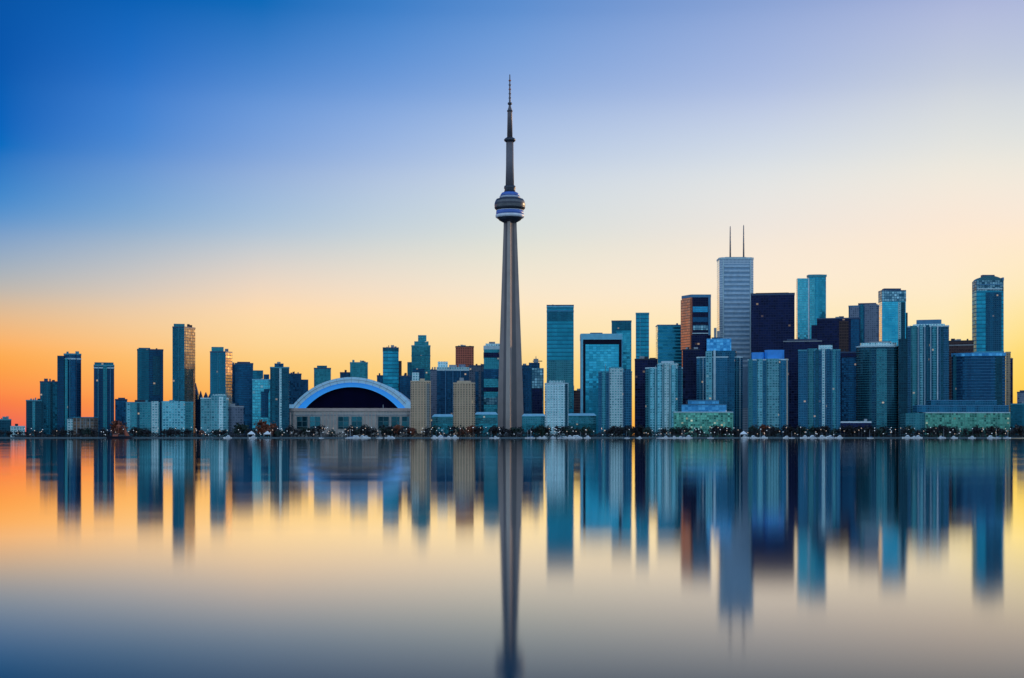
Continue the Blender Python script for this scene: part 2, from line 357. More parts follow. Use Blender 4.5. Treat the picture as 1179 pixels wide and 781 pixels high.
COUNT = {}
def tower(name, label, cat, x0, x1, yt, D, d, mat, plan='box', group=None, crown=(), bays=(), bands=(), piers=(), slabs=None,
          roof='roof_gravel', trim=None, face_mat=None, extra_mats=(), clutter=4, parapet=1.4, masts=(), wings=(), yaw=True):
    """one building. x0, x1, yt: photo silhouette; D: metres to its front; d: its depth"""
    random.seed(hash_(label))
    if yaw:                                  # front square to the lake view
        pm = (x0+x1)/2; xm = X(pm, D); th = math.atan2(xm, D); ct = math.cos(th)
        a, b = X(x0, D)*ct-xm*ct, X(x1, D)*ct-xm*ct
    else:
        xl = (x0-CX)/F_PX*(D+(d if x0 > CX else 0)); xr = (x1-CX)/F_PX*(D+(d if x1 < CX else 0))
        xm = (xl+xr)/2; th = 0; ct = 1; a, b = xl-xm, xr-xm
    root = empty(name, (xm, D, GROUND), label, cat, group)
    root.rotation_euler = (0, 0, -th)
    H = Z(yt, D)-GROUND
    def lx(px): return (X(px, D)-xm)*ct
    def lz(y): return Z(y, D)-GROUND
    poly = plan_poly(plan, a, b, d)
    prism('wall', poly, 0, H, [mat, roof, *extra_mats], root, face_mat=face_mat)
    trim = trim or 'navy_trim'
    if parapet:
        o = prism('parapet', scaled(poly, .35), H-parapet, H+.6, [trim, roof], root, bottom=True)
    done = []
    for i, c in enumerate(crown):            # (px0, px1, ytop, material[, name, plan])
        p0, p1, yy, m_ = c[:4]; nm = c[4] if len(c) > 4 else 'penthouse'; pl = c[5] if len(c) > 5 else 'box'
        pp = plan_poly(pl, lx(p0), lx(p1), d*(.62-.08*i)); pp = [(x, y+d*(.15+.03*i)) for x, y in pp]
        zz = max([H+.62] + [t+.02 for q0, q1, t in done if q0 < p1 and p0 < q1])
        if lz(yy) > zz+.3: prism(nm, pp, zz, lz(yy), [m_, roof], root); done.append((p0, p1, lz(yy)))
    for w in wings:                          # lower volumes butted against the side: (px0, px1, ytop, material)
        p0, p1, yy, m_ = w[:4]
        prism('wing', boxpoly(lx(p0), lx(p1), d*.12, d*.8), 0, lz(yy), [m_, roof, 'mirror_glass'], root, face_mat={3:2} if name == 'glass_tower' and p0 == 918.4 else None)
    for i, bz in enumerate(bays):            # (px0, px1, ytop, proud, material[, ybottom])
        p0, p1, yy, pr, m_ = bz[:5]; pr += .06*i; yb = bz[5] if len(bz) > 5 else None
        z0 = lz(yb) if yb else 0
        xa, xb = lx(p0), lx(p1)
        if cat == 'apartment tower' and xb-xa > 4.5 and pr > .7:
            n_ = 10; sag = min(3.2, (xb-xa)*.28)
            bp = [(xa+(xb-xa)*k/n_, -pr+sag*(1-math.sin(math.pi*k/n_)**.8)-sag*.5) for k in range(n_+1)]+[(xb, d*.3), (xa, d*.3)]
        else: bp = boxpoly(xa, xb, -pr, d*.3)
        bay = prism('window_bay', bp, z0, lz(yy), [m_, trim], root, bottom=True)
        if slabs and cat == 'apartment tower' and pr > .7:
            e = prism('bay_edge', boxpoly(xa-.25, xa+.3, min(p[1] for p in bp)*.5-.6, d*.2), z0, lz(yy)+.5, [slabs[3], trim], bay, bottom=True)
    for bd in bands:                         # (ytop, ybottom, proud, material)
        prism('wall_band', scaled(poly, bd[2]), lz(bd[1]), lz(bd[0]), [bd[3], trim], root, bottom=True)
    for p in piers:                          # (px, width m, proud m, material[, ytop])
        yy = p[4] if len(p) > 4 else yt
        box('pier', lx(p[0])-p[1]/2, lx(p[0])+p[1]/2, -p[2], d*.2, 0, lz(yy)+.8, p[3], root)
    if slabs:                                # (spacing m, thickness, proud, material)
        sp, th, pr, m_ = slabs; n = min(int((H-4)/sp), 98)
        base = None
        for i in range(1, n+1):
            if base is None:
                base = prism('floor_slab', scaled(poly, pr), 0, th, [m_, m_], root, bottom=True); o = base
            else:
                o = base.copy(); col.objects.link(o); o.parent = root
            o.location = (0, 0, i*sp)
    for i in range(clutter):
        ww = random.uniform(.04, .24)*(b-a); cxx = random.uniform(a+.16*(b-a), b-.16*(b-a)); hh = random.uniform(1.2, 5.0)
        cy = random.uniform(.3, .65)*d
        ztop = H+.6
        if any(lx(c[0])-1 < cxx+ww/2 and cxx-ww/2 < lx(c[1])+1 for c in crown):
            continue
        box('roof_unit', cxx-ww/2, cxx+ww/2, cy-d*.08, cy+d*.08, ztop, ztop+hh, random.choice(('grey_trim','dark_trim',trim)), root, bottom=False)
    for mx, yy, rr in masts:
        zb = H+.6
        for c in crown:
            if c[0] <= mx <= c[1]: zb = lz(c[2])
        o = lathe('mast', [(rr, zb), (rr*.9, zb+(lz(yy)-zb)*.6), (rr*.5, lz(yy))], ['antenna_grey'], root, seg=10)
        o.location = (lx(mx), d*.4, 0)
    return root
def hash_(s):
    h = 7
    for ch in s: h = (h*31+ord(ch)) % 1000003
    return h

# ------------------------------------------------------------------ setting: water, land
def sheet(name, x0, x1, y0, y1, z, mat, kind='structure'):
    me = bpy.data.meshes.new(name); me.from_pydata([(x0,y0,z),(x1,y0,z),(x1,y1,z),(x0,y1,z)], [], [(0,1,2,3)])
    o = link(name, me, [mat]); o['kind'] = kind; return o
sheet('water', -40000, 40000, -15000, 60000, 0, 'water')
SHORE = 2024.0
def land():
    rnd = random.Random(5); me = bpy.data.meshes.new('ground'); bm = bmesh.new()
    pts = []
    n = 90
    for i in range(n+1):
        x = -4500 + 9000*i/n
        y = SHORE+3 + (0 if abs(x) < 760 else min(900, (abs(x)-760)*.35))
        pts.append((x, y))
    lo = [bm.verts.new((x, y, -.5)) for x, y in pts]; hi = [bm.verts.new((x, y, GROUND)) for x, y in pts]
    far = [bm.verts.new((x*1.4, 14000, GROUND)) for x, y in pts]
    for i in range(n):
        bm.faces.new((lo[i], lo[i+1], hi[i+1], hi[i])); bm.faces.new((hi[i], hi[i+1], far[i+1], far[i]))
    bm.to_mesh(me); bm.free()
    o = link('ground', me, ['land_dark']); o['kind'] = 'structure'
land()
q = empty('quay_wall', (0, SHORE, 0), 'long low stone quay wall along the water below the shoreline trees', 'quay wall')
prism('wall', boxpoly(-735, 728, 0, 3), -.6, GROUND-.15, ['quay_stone','quay_stone'], q, bottom=True)
prism('coping', boxpoly(-735.3, 728.3, -.3, 3.2), GROUND-.15, GROUND+.15, ['coping_stone','coping_stone'], q, bottom=True)

# ------------------------------------------------------------------ the tall observation tower
def observation_tower():
    D = 2300; px = 587.0; k = D/F_PX
    root = empty('observation_tower', (X(px, D), D, GROUND), 'very tall grey concrete needle tower with a round pod, tallest in the skyline', 'observation tower')
    z = lambda y: Z(y, D)-GROUND
    # shaft: hexagonal core with three tapering legs; one leg points towards the lake
    prof = [(499,15.6),(488,14.9),(470,14.2),(440,13.4),(400,12.0),(350,10.2),(300,8.5),(262,7.2),(250,7.0)]
    me = bpy.data.meshes.new('shaft'); bm = bmesh.new()
    def section(hw, yy):
        Rf = hw*k/.90; t = (499-yy)/249
        pts = []
        core = Rf*(.50+.16*t); fw = Rf*(.20+.06*t)
        for i in range(3):
            a = R(-98+120*i)
            ax, ay = math.cos(a), math.sin(a); bx, by = -ay, ax
            pts += [(ax*core*.86-bx*fw*1.1, ay*core*.86-by*fw*1.1), (ax*Rf-bx*fw*.75, ay*Rf-by*fw*.75), (ax*Rf+bx*fw*.75, ay*Rf+by*fw*.75), (ax*core*.86+bx*fw*1.1, ay*core*.86+by*fw*1.1)]
            a2 = a+R(60); pts.append((math.cos(a2)*core*.8, math.sin(a2)*core*.8))
        return pts
    rings = []
    for i, (yy, hw) in enumerate(prof):
        rings.append([bm.verts.new((x, y, max(0, z(yy)) if i else 0)) for x, y in section(hw, yy)])
    n = len(rings[0])
    for i in range(len(rings)-1):
        for j in range(n):
            f = bm.faces.new((rings[i][j], rings[i][(j+1)%n], rings[i+1][(j+1)%n], rings[i+1][j]))
            f.material_index = {1:1, 3:2, 4:2}.get(j % 5, 0)  # leg ends lighter, recesses darker: shading put into the concrete colour
    bm.faces.new(rings[-1]); bm.to_mesh(me); bm.free()
    link('shaft', me, ['tower_concrete','tower_rib_lit','tower_groove_shade'], root)
    r = lambda hw: hw*k
    pod = lathe('pod', [(r(7.4),z(256.5)),(r(12),z(254)),(r(15.2),z(250.6)),(r(15.4),z(245)),(r(14.6),z(243.4)),(r(15.8),z(242)),(r(17.2),z(239.5)),(r(17.8),z(236.6)),
                        (r(17.6),z(234.4)),(r(16.9),z(232)),(r(15.6),z(229.8)),(r(12.4),z(228.8))], ['pod_dark','pod_band'], root, seg=48, slots=[0,0,0,0,0,0,1,0,1,0,0])
    lathe('radome', [(r(15.3),z(251.2)),(r(16.4),z(250.4)),(r(16.6),z(248.6)),(r(16.2),z(247.6)),(r(15.5),z(247.4))], ['pod_white'], pod, seg=48)
    lathe('blue_ring', [(r(15.5),z(247.2)),(r(15.9),z(246.8)),(r(15.7),z(243.6)),(r(14.7),z(242.8))], ['pod_blue'], pod, seg=48)  # band in flat blue, not emissive
    lathe('white_rim', [(r(14.9),z(243.3)),(r(15.5),z(243)),(r(15.3),z(242.2)),(r(14.5),z(242))], ['pod_white'], pod, seg=48)
    lathe('window_ring', [(r(17.3),z(240.6)),(r(17.75),z(239)),(r(17.75),z(238.6)),(r(17.4),z(238.4))], ['pod_band'], pod, seg=48)
    lathe('upper_deck', [(r(12.2),z(229)),(r(11.8),z(226.4)),(r(9.5),z(226)),(r(9),z(224.6))], ['pod_pale'], pod, seg=40)
    lathe('roof_cap', [(r(10.5),z(226)),(r(11),z(225)),(r(9.2),z(222.4)),(r(7),z(221.6))], ['pod_blue'], pod, seg=40)
    lathe('collar', [(r(5.5),z(222)),(r(6.6),z(221)),(r(6),z(218.6)),(r(6.8),z(217)),(r(6.4),z(214.4)),(r(5),z(213.8))], ['pod_dark'], root, seg=28)
    lathe('upper_shaft', [(r(5.0),z(216)),(r(4.4),z(190)),(r(4.2),z(160))], ['upper_concrete'], root, seg=12)
    lathe('upper_pod', [(r(4.4),z(164)),(r(6.4),z(162.6)),(r(6.8),z(161)),(r(5.6),z(159.6)),(r(4),z(158.6))], ['pod_dark'], root, seg=28)
    ant = lathe('antenna', [(r(3.2),z(159)),(r(2.7),z(130)),(r(2.6),z(127)),(r(1.4),z(123)),(r(1.1),z(118)),(r(.9),z(104)),(r(.55),z(86))], ['mast_steel'], root, seg=12)
    for yy, h in ((128,3),(119.5,3)):
        lathe('antenna_ring', [(r(1.6),z(yy+h/2)),(r(2.5 if yy < 125 else 3.2),z(yy+h/4)),(r(2.5 if yy < 125 else 3.2),z(yy-h/4)),(r(1.6),z(yy-h/2))], ['pod_dark'], ant, seg=16)
    for yy in (113,108,103,98,93):
        lathe('antenna_ring', [(r(.8),z(yy+.8)),(r(1.45),z(yy+.5)),(r(1.45),z(yy-.5)),(r(.8),z(yy-.8))], ['rust_red' if yy in (103,93) else 'mast_steel'], ant, seg=10)
    lathe('base_ring', [(r(17.5),0),(r(17.5),z(497.6)),(r(16),z(496.6))], ['grey_trim'], root, seg=24)
observation_tower()

# ------------------------------------------------------------------ stadium with the arched roof
def stadium():
    D = 2190.0; k = D/F_PX; pxc = 404.0
    root = empty('domed_stadium', (X(pxc, D), D, GROUND), 'domed stadium with a pale blue arched roof over dark opening and grey walls', 'stadium')
    z = lambda y: Z(y, D)-GROUND
    lx = lambda px: X(px, D)-X(pxc, D)
    zt = z(470.5)
    w0, w1 = lx(333), lx(474)
    d = 180
    poly = [(w0,14),(w0+8,0),(w1-8,0),(w1,14),(w1,d-14),(w1-14,d),(w0+14,d),(w0,d-14)]
    prism('wall', poly, 0, zt, ['stadium_panel','roof_gravel'], root)
    prism('rim', scaled(poly, 1.2), zt-4.2, zt+.5, ['stadium_rim','stadium_rim'], root, bottom=True)
    prism('string_course', scaled(poly, .5), z(478.6), z(477.6), ['grey_trim','grey_trim'], root, bottom=True)
    for a, b in ((341.5,354.5),(356.5,369),(389,402),(404.5,417),(435,448),(450.5,460),(462.5,471)):
        g = prism('window_bay', boxpoly(lx(a), lx(b), -.5, 4), z(494), z(479.8), ['stadium_glass','stadium_rim'], root, bottom=True)
        box('window_frame', lx(a)-.5, lx(a)-.05, -.8, 2, z(494), z(479), 'stadium_rim', g)
        box('window_frame', lx(b)+.05, lx(b)+.5, -.8, 2, z(494), z(479), 'stadium_rim', g)
    for px in (334.5,338.5,372,376,380,384,388,420,424,428,432.5,472.5):
        box('pier', lx(px)-.7, lx(px)+.7, -1.0, 3, 0, z(475), 'stadium_rim', root)
    def arc(half, rise, n=40):
        Rr = (half*half+rise*rise)/(2*rise); th = math.asin(half/Rr)
        return [(Rr*math.sin(-th+2*th*i/n), Rr*math.cos(-th+2*th*i/n)-(Rr-rise)) for i in range(n+1)]
    def vault(name, half, rise, half2, rise2, y0, y1, mats, base):
        a = arc(half, rise); b = arc(half2, rise2)
        me = bpy.data.meshes.new(name); bm = bmesh.new()
        v = [[bm.verts.new((x, y, base+h)) for x, h in c] for y in (y0, y1) for c in (a, b)]
        n = len(a)
        for i in range(n-1):
            f = bm.faces.new((v[1][i], v[1][i+1], v[0][i+1], v[0][i])); f.material_index = 0
            f = bm.faces.new((v[0][i], v[0][i+1], v[2][i+1], v[2][i])); f.material_index = 0; f.smooth = True
            f = bm.faces.new((v[3][i], v[3][i+1], v[1][i+1], v[1][i])); f.material_index = len(mats)-1; f.smooth = True
            f = bm.faces.new((v[2][i], v[2][i+1], v[3][i+1], v[3][i])); f.material_index = 0
        bm.normal_update(); bm.to_mesh(me); bm.free()
        return link(name, me, mats, root)
    b = zt+.6
    m = lambda q: q*k
    vault('roof_arch', m(70.5), m(36), m(62.5), m(29.6), 8, 150, ['arch_light','arch_blue'], b)
    vault('inner_arch', m(62.3), m(29.4), m(53.5), m(24.6), 14, 140, ['arch_blue','arch_dark'], b)
    vault('roof_seam', m(66.9), m(33.1), m(66.3), m(32.6), 7.6, 12, ['grey_trim','grey_trim'], b)
    for px, hh in arc(m(66.4), m(32.7), 18)[1:-1]:
        q_ = box('roof_seam', -.14, .14, 7.7, 20, -m(3.3), m(3.4), 'grey_trim', root); q_.location = (px, 0, b+hh); q_.rotation_euler = (0, math.atan2(px, hh+m(50)), 0)
    # dark end wall inside the arch
    a = arc(m(53.4), m(24.5))
    me = bpy.data.meshes.new('end_wall'); bm = bmesh.new()
    f0 = [bm.verts.new((x, 22, b+h)) for x, h in a]; f1 = [bm.verts.new((x, 24, b+h)) for x, h in a]
    bm.faces.new(f0[::-1]); bm.faces.new(f1)
    for i in range(len(a)-1): bm.faces.new((f0[i], f0[i+1], f1[i+1], f1[i]))
    bm.normal_update(); bm.to_mesh(me); bm.free()
    link('end_wall', me, ['arch_dark'], root)
    # arch feet
    for s in (-1, 1):
        prism('arch_foot', [(s*m(70.5)-5*(s<0)-3,7),(s*m(70.5)+5*(s>0)+3,7),(s*m(70.5)+5*(s>0)+3,40),(s*m(70.5)-5*(s<0)-3,40)] if s < 0 else boxpoly(m(62), m(70), 7, 40), b-.1, b+6, ['arch_light','arch_light'], root)
    box('flag_pole', lx(441)-.25, lx(441)+.25, 2, 2.5, zt+.5, zt+6, 'white_trim', root)
stadium()

# ------------------------------------------------------------------ buildings, left to right
G_FAR = 'towers standing behind the front row'
T = tower
# far left
T('low_building','squat dark teal block at the far left end of the shore','building',-4,13,483,2160,24,'condo_deep',trim='teal_trim')
T('pavilion_building','tiny pale flat-roofed building between far left block and first apartment tower','building',12,29,491,2150,16,'condo_pale',clutter=1,trim='pale_trim')
T('apartment_tower','shortest of the left cluster of towers, stepped top and pale centre strip','tower',30,48,461,2180,22,'condo_deep',bays=[(37.2,40.5,462.5,.8,'condo_teal')],trim='teal_trim',wings=[(46,50.5,463,'condo_deep')])
T('apartment_tower','plain teal slab tower, middle height of the far left cluster','tower',46,68,439.5,2250,24,'deep_glass',bays=[(50,53,441,.7,'condo_deep'),(58,60.5,441,.7,'condo_deep')],trim='navy_trim')
T('glass_tower','tallest far left tower, two joined volumes and a white band under its roof','tower',73.5,93.5,407.5,2150,22,'navy_glass',plan=('bow',5),bays=[(74.6,78,413,.9,'teal_glass')],bands=[(412.4,414,.3,'pale_trim')],trim='teal_trim',wings=[(66,74,409.8,'navy_glass')],piers=[(80.5,.6,.5,'teal_trim'),(88,.6,.5,'navy_trim')])
def gable_podium():
    D = 2085
    root = empty('low_building', (X(92,D), D, GROUND), 'low grey-brown building with pale left end below the tallest far left tower', 'building')
    lx = lambda px: X(px,D)-X(92,D); z = lambda y: Z(y,D)-GROUND
    prism('wall', boxpoly(lx(77.5),lx(83.5),0,24), 0, z(482.5), ['condo_pale','roof_gravel'], root)
    prism('wall', boxpoly(lx(83.6),lx(107.5),.8,24), 0, z(481), ['brick_mottle','roof_gravel'], root)
    prism('roof', boxpoly(lx(77),lx(108),-.6,24.6), z(481)+.1, z(481)+1, ['teal_trim','teal_trim'], root, top=boxpoly(lx(84),lx(106.5),5,20), bottom=True)
    for px in (88,93,98,103): box('pier', lx(px)-.35, lx(px)+.35, .2, 2, 0, z(481.5), 'grey_trim', root)
gable_podium()
T('glass_tower','slim navy tower with a bright pale strip down its middle, left of dark moored ship','tower',108,131.5,420.5,2135,24,'navy_glass',bays=[(118.6,123.2,421.5,1.0,'teal_glass')],crown=[(108.8,130.8,417.3,'deep_glass','crown')],bands=[(423,424.4,.3,'pale_trim')],trim='teal_trim',piers=[(113,.7,.4,'teal_trim'),(127,.7,.4,'blue_trim')])
T('apartment_block','short dark block behind the moored ship','building',132.5,146.5,460,2260,22,'navy_glass',crown=[(136,144,458,'navy_trim')])
T('apartment_tower','dark twin-volume tower, teal left half and nearly black right half','tower',158,188,402.5,2250,30,'navy_glass',bays=[(158.4,171.6,402,1.6,'deep_glass'),(176,184,410,.8,'condo_deep',455)],crown=[(159.5,173,400.5,'deep_glass')],trim='navy_trim')
T('midrise_block','mottled teal midrise with a pale right end, in front of dark twin-volume tower','apartment block',145,184,463.5,2085,26,'condo_teal',bays=[(174.5,182.5,462,1.0,'condo_pale'),(146,150,464,.6,'condo_grid'),(158,160.5,464,.6,'condo_deep')],trim='teal_trim',clutter=3)
T('corner_tower','tall slim tower with an orange sunlit right face, tallest on the left side','tower',198.6,225,376.5,2240,30,'deep_glass',plan=('corner',.52,21),crown=[(200,212.6,372.8,'teal_glass')],bays=[],face_mat={1:2},extra_mats=['sunset_glass'],trim='navy_trim',piers=[(206,.6,.2,'teal_trim',374)])
T('midrise_block','flat teal midrise below the tower with orange face','apartment block',186,222.5,463,2090,24,'condo_teal',bays=[(187,213,462,1.0,'condo_grid')],trim='teal_trim',clutter=3)
def spire_block():
    D = 2310
    root = empty('spired_building', (X(231,D), D, GROUND), 'dark jagged-topped building with small pointed spires between two midrise blocks', 'building')
    lx = lambda px: X(px,D)-X(231,D); z = lambda y: Z(y,D)-GROUND
    prism('wall', boxpoly(lx(220),lx(243),0,26), 0, z(460), ['navy_glass','roof_gravel'], root)
    for a, b, y0, y1 in ((221,227,455,441),(228,232,458,450),(234,238,457,451.5),(239,243,458,453)):
        c = (lx(a)+lx(b))/2; w = (lx(b)-lx(a))/2
        t = prism('turret', boxpoly(c-w,c+w,4,4+2*w), z(460)+.05, z(y0), ['navy_glass','navy_trim'], root)
        prism('spire', boxpoly(c-w*1.1,c+w*1.1,4-w*.1,4+2.1*w), z(y0)+.05, z(y1), ['navy_trim'], t, top=boxpoly(c-.3,c+.3,4+w-.3,4+w+.3), bottom=True)
spire_block()
T('midrise_block','pale-crowned teal midrise in front of the tower with thin orange edge','apartment block',231,263,458.5,2085,24,'condo_grid',bays=[(243,261,455.5,1.0,'condo_grid'),(252,257,457,1.6,'condo_pale')],bands=[],crown=[(245,260,453.8,'condo_pale','crown')],trim='pale_trim')
T('corner_tower','teal tower with only a thin orange strip on its right edge','tower',241.8,267.5,405,2240,26,'deep_glass',plan=('corner',.70,15),crown=[(243.5,257.5,399.5,'teal_glass'),(259,263,401.5,'grey_mottle','crown')],face_mat={1:2},extra_mats=['sunset_glass'],trim='navy_trim',piers=[(251,.6,.2,'teal_trim')])
T('office_tower','narrow dark strip tower behind the tower with thin orange edge','tower',262,272.5,420,2330,20,'navy_glass')
T('office_tower','flat dark navy tower left of bright cyan glass block','tower',270.5,291.5,418.5,2290,24,'navy_glass',crown=[(273,288,416.6,'navy_trim')],trim='navy_trim')
T('midrise_block','grey mottled midrise with a curved top beside pale-crowned midrise','apartment block',261.5,280.5,468,2095,22,'grey_mottle',plan=('bow',4),trim='grey_trim')
T('office_block','bright cyan glass block with a dark reflection, left of slim peaked tower','office block',290.5,313,437,2180,24,'cyan_glass',crown=[(291,303,426.5,'deep_glass'),(303.5,310,431,'navy_glass')],bays=[(300.5,309,451,.5,'navy_glass',481),(304,310,448,.8,'navy_glass',452)],trim='cyan_trim',clutter=0)  # the navy bays paint the dark reflection onto the cyan front
T('apartment_tower','slim peaked tower with a white stripe, standing left of the domed stadium','tower',311,333,423,2110,24,'condo_deep',bays=[(321.6,324.2,424,1.6,'condo_pale'),(313,317,424,.8,'deep_glass')],crown=[(316,326.5,418.5,'navy_glass'),(319,323,416.6,'grey_trim','crown')],trim='teal_trim')
T('office_block','dark blue stepped block rising behind the stadium arch left end','office block',333,347,430.5,2480,24,'navy_glass',trim='navy_trim',wings=[(347,355,437,'navy_glass')])
T('office_block','stubby teal block with a notched top peeking over the stadium roof','office block',361.5,381,424,2620,26,'teal_glass',crown=[(365,376.5,421,'deep_glass')],trim='navy_trim')
T('office_block','smallest dark block peeking over the stadium beside a teal block','office block',391.5,404,429,2760,22,'navy_glass',clutter=3)
T('office_block','teal flat-topped block rising just above the crown of stadium arch','office block',403,423.5,417.5,2700,28,'teal_glass',trim='teal_trim')
T('office_block','tiny dark block left of the teal tower behind the stadium','office block',434,442,432.5,2760,16,'navy_glass',clutter=1)
T('glass_tower','plain teal tower with darker cap behind right half of stadium','tower',440.8,459,400.5,2640,26,'plate_glass',bands=[(401,404.6,.3,'deep_glass')],trim='navy_trim',wings=[(458,462.5,415.5,'brown_block')])
T('stepped_tower','teal tower stepping in to a narrow top block, behind the left tan tower','tower',473.8,495.5,398,2600,26,'teal_glass',crown=[(477,493.5,393,'teal_glass','crown',),(481.3,491,385.8,'teal_glass','penthouse')],bands=[(409,410,.3,'deep_glass')],bays=[(475,489,424.5,.6,'navy_glass',436)],trim='teal_trim',wings=[(469,474,417,'deep_glass')],clutter=0)
T('office_block','dark jumbled low block behind the right end of stadium arch','office block',460,474,433,2500,24,'navy_glass',clutter=3)
T('office_block','grey-blue slab close behind the left tan tower on its right','office block',495.5,503.5,426,2480,20,'grey_mottle')
T('office_block','wide dark navy block with a pale roof band between two tan towers','office block',503,540,426,2330,30,'navy_glass',bands=[(422.8,426,.5,'condo_pale')],crown=[(504,515.5,416.3,'condo_pale'),(517,526,420,'grey_trim'),(528,536,419.5,'grey_mottle')],piers=[(513,.8,.5,'blue_trim',427),(521.5,.8,.5,'blue_trim',427),(530,.8,.5,'blue_trim',427)],trim='pale_trim')
T('office_tower','red-brown box tower left of the needle tower','tower',524.5,545.5,399,2560,26,'red_granite',trim='red_granite' if False else 'dark_trim')
T('office_block','dark grey block standing behind and right of the second tan tower','office block',540,558.5,421,2440,26,'grey_mottle',bays=[(547,551,428,.6,'navy_glass'),(554,557,428,.6,'navy_glass')],trim='navy_trim',clutter=3)
T('office_tower','blue-teal tower with pale cap and dark bands, immediately left of the needle tower shaft','tower',557,579,398.5,2390,28,'teal_glass',crown=[(559,577,395.5,'condo_pale'),(563,570,393.5,'grey_trim','crown')],bands=[(399,402.5,.5,'pale_trim'),(406,412,.5,'black_glass'),(425,436,.5,'navy_glass'),(446,451,.5,'black_glass'),(458,466,.5,'mottled_glass')],trim='pale_trim')
def tan(label, x0, x1, yt, D, side, cr):
    w = x1-x0
    return T('apartment_tower', label, 'apartment tower', x0, x1, yt, D, 24, 'tan_concrete', plan=('cham', 5.0), crown=cr, trim='tan_trim',
      piers=[(x0+w*f, .9, .7, 'tan_trim') for f in (.27,.40,.53,.66,.79)], slabs=(3.1,.5,.45,'tan_trim'), bays=side, clutter=1)
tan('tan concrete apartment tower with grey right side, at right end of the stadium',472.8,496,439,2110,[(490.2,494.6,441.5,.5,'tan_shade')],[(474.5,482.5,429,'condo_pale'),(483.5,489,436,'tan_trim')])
tan('tan concrete apartment tower with rounded cap, left of needle tower base',521.8,547,441,2110,[],[(526,542.5,438.5,'tan_trim','crown',('round',3)),(529,534,435,'grey_trim')])
# low glass roofed hall in pieces behind the trees
def hall(label, x0, x1, yt, D):
    root = empty('low_hall', (X((x0+x1)/2,D), D, GROUND), label, 'hall')
    c = (x0+x1)/2; lx = lambda px: X(px,D)-X(c,D); z = lambda y: Z(y,D)-GROUND
    prism('wall', boxpoly(lx(x0),lx(x1),0,30), 0, z(yt+3), ['teal_glass','roof_pale'], root)
    prism('roof', boxpoly(lx(x0)-.6,lx(x1)+.6,-.8,31), z(yt+3)+.05, z(yt), ['roof_pale'], root, top=boxpoly(lx(x0)+3,lx(x1)-3,8,24), bottom=True)
    prism('window_band', boxpoly(lx(x0)+1,lx(x1)-1,-.3,3), z(488), z(481), ['condo_teal','roof_pale'], root, bottom=True)
hall('low glass-walled hall with pale roof between the two tan towers',497.5,522,477,2200)
hall('low teal hall with pale roof left of the needle tower base',546.5,573,474.5,2200)
hall('low teal hall with pale roof right of the needle tower base',601,628.5,476.5,2200)
hall('low rounded teal hall with pale roof right of the pale gridded condo',653.5,686.5,476,2200)
def cluster():
    D = 2400
    root = empty('office_block', (X(613,D), D, GROUND), 'dark mottled block with stepped top and rooftop mast right of needle tower', 'office block')
    lx = lambda px: X(px,D)-X(613,D); z = lambda y: Z(y,D)-GROUND
    prism('wall', boxpoly(lx(600.5),lx(612),2,30), 0, z(420.5), ['navy_glass','roof_gravel'], root)
    prism('wall', boxpoly(lx(612.05),lx(626),0,30), 0, z(424), ['mottled_glass','roof_gravel'], root)
    prism('window_bay', boxpoly(lx(612.5),lx(624.5),-1,10), 0, z(447), ['black_glass','navy_trim'], root)
    prism('penthouse', boxpoly(lx(609),lx(621.5),6,24), z(424)+.05, z(417.5), ['navy_glass','roof_gravel'], root)
    prism('roof_unit', boxpoly(lx(614.5),lx(620),8,20), z(417.5)+.05, z(413), ['grey_trim','grey_trim'], root)
    prism('roof_unit', boxpoly(lx(602),lx(606),8,20), z(420.5)+.05, z(418.5), ['grey_trim','grey_trim'], root)
    lathe('mast', [(.8,z(413)),(.4,z(409.5))], ['antenna_grey'], root, seg=8).location = (lx(617.3), 14, 0)
    box('crane_arm', lx(613.5), lx(624.5), 13, 14, z(416), z(415), 'dark_trim', root)
cluster()
T('glass_tower','tall plain teal slab with a darker top band, first tower right of needle tower','tower',629.5,660.5,351.5,2480,28,'plate_glass',bands=[(352,353.6,.35,'cyan_trim'),(357.6,358.6,.35,'blue_trim')],bays=[(630.5,659.5,358.8,.4,'deep_glass',370),(631,659,415,.4,'condo_teal',470)],trim='navy_trim',clutter=1)
T('condo_tower','pale white-gridded condo tower in front of the tall plain teal slab','apartment tower',627.3,654.3,441.5,2100,24,'condo_pale',plan=('cham',3),piers=[(x,.8,.8,'pale_trim',438.5) for x in (629.6,633.6,637.6,641.6,645.6,649.6)],slabs=(3.2,.4,.5,'pale_trim'),crown=[(632,648,438.5,'condo_pale','crown')],trim='pale_trim',bays=[(650.6,653.6,442,.6,'condo_deep')])
T('office_block','low dark reddish block in the gap right of the tall plain teal slab','office block',653,676,450,2640,26,'brown_block',crown=[(655,661,444,'red_granite')],trim='dark_trim',clutter=3)
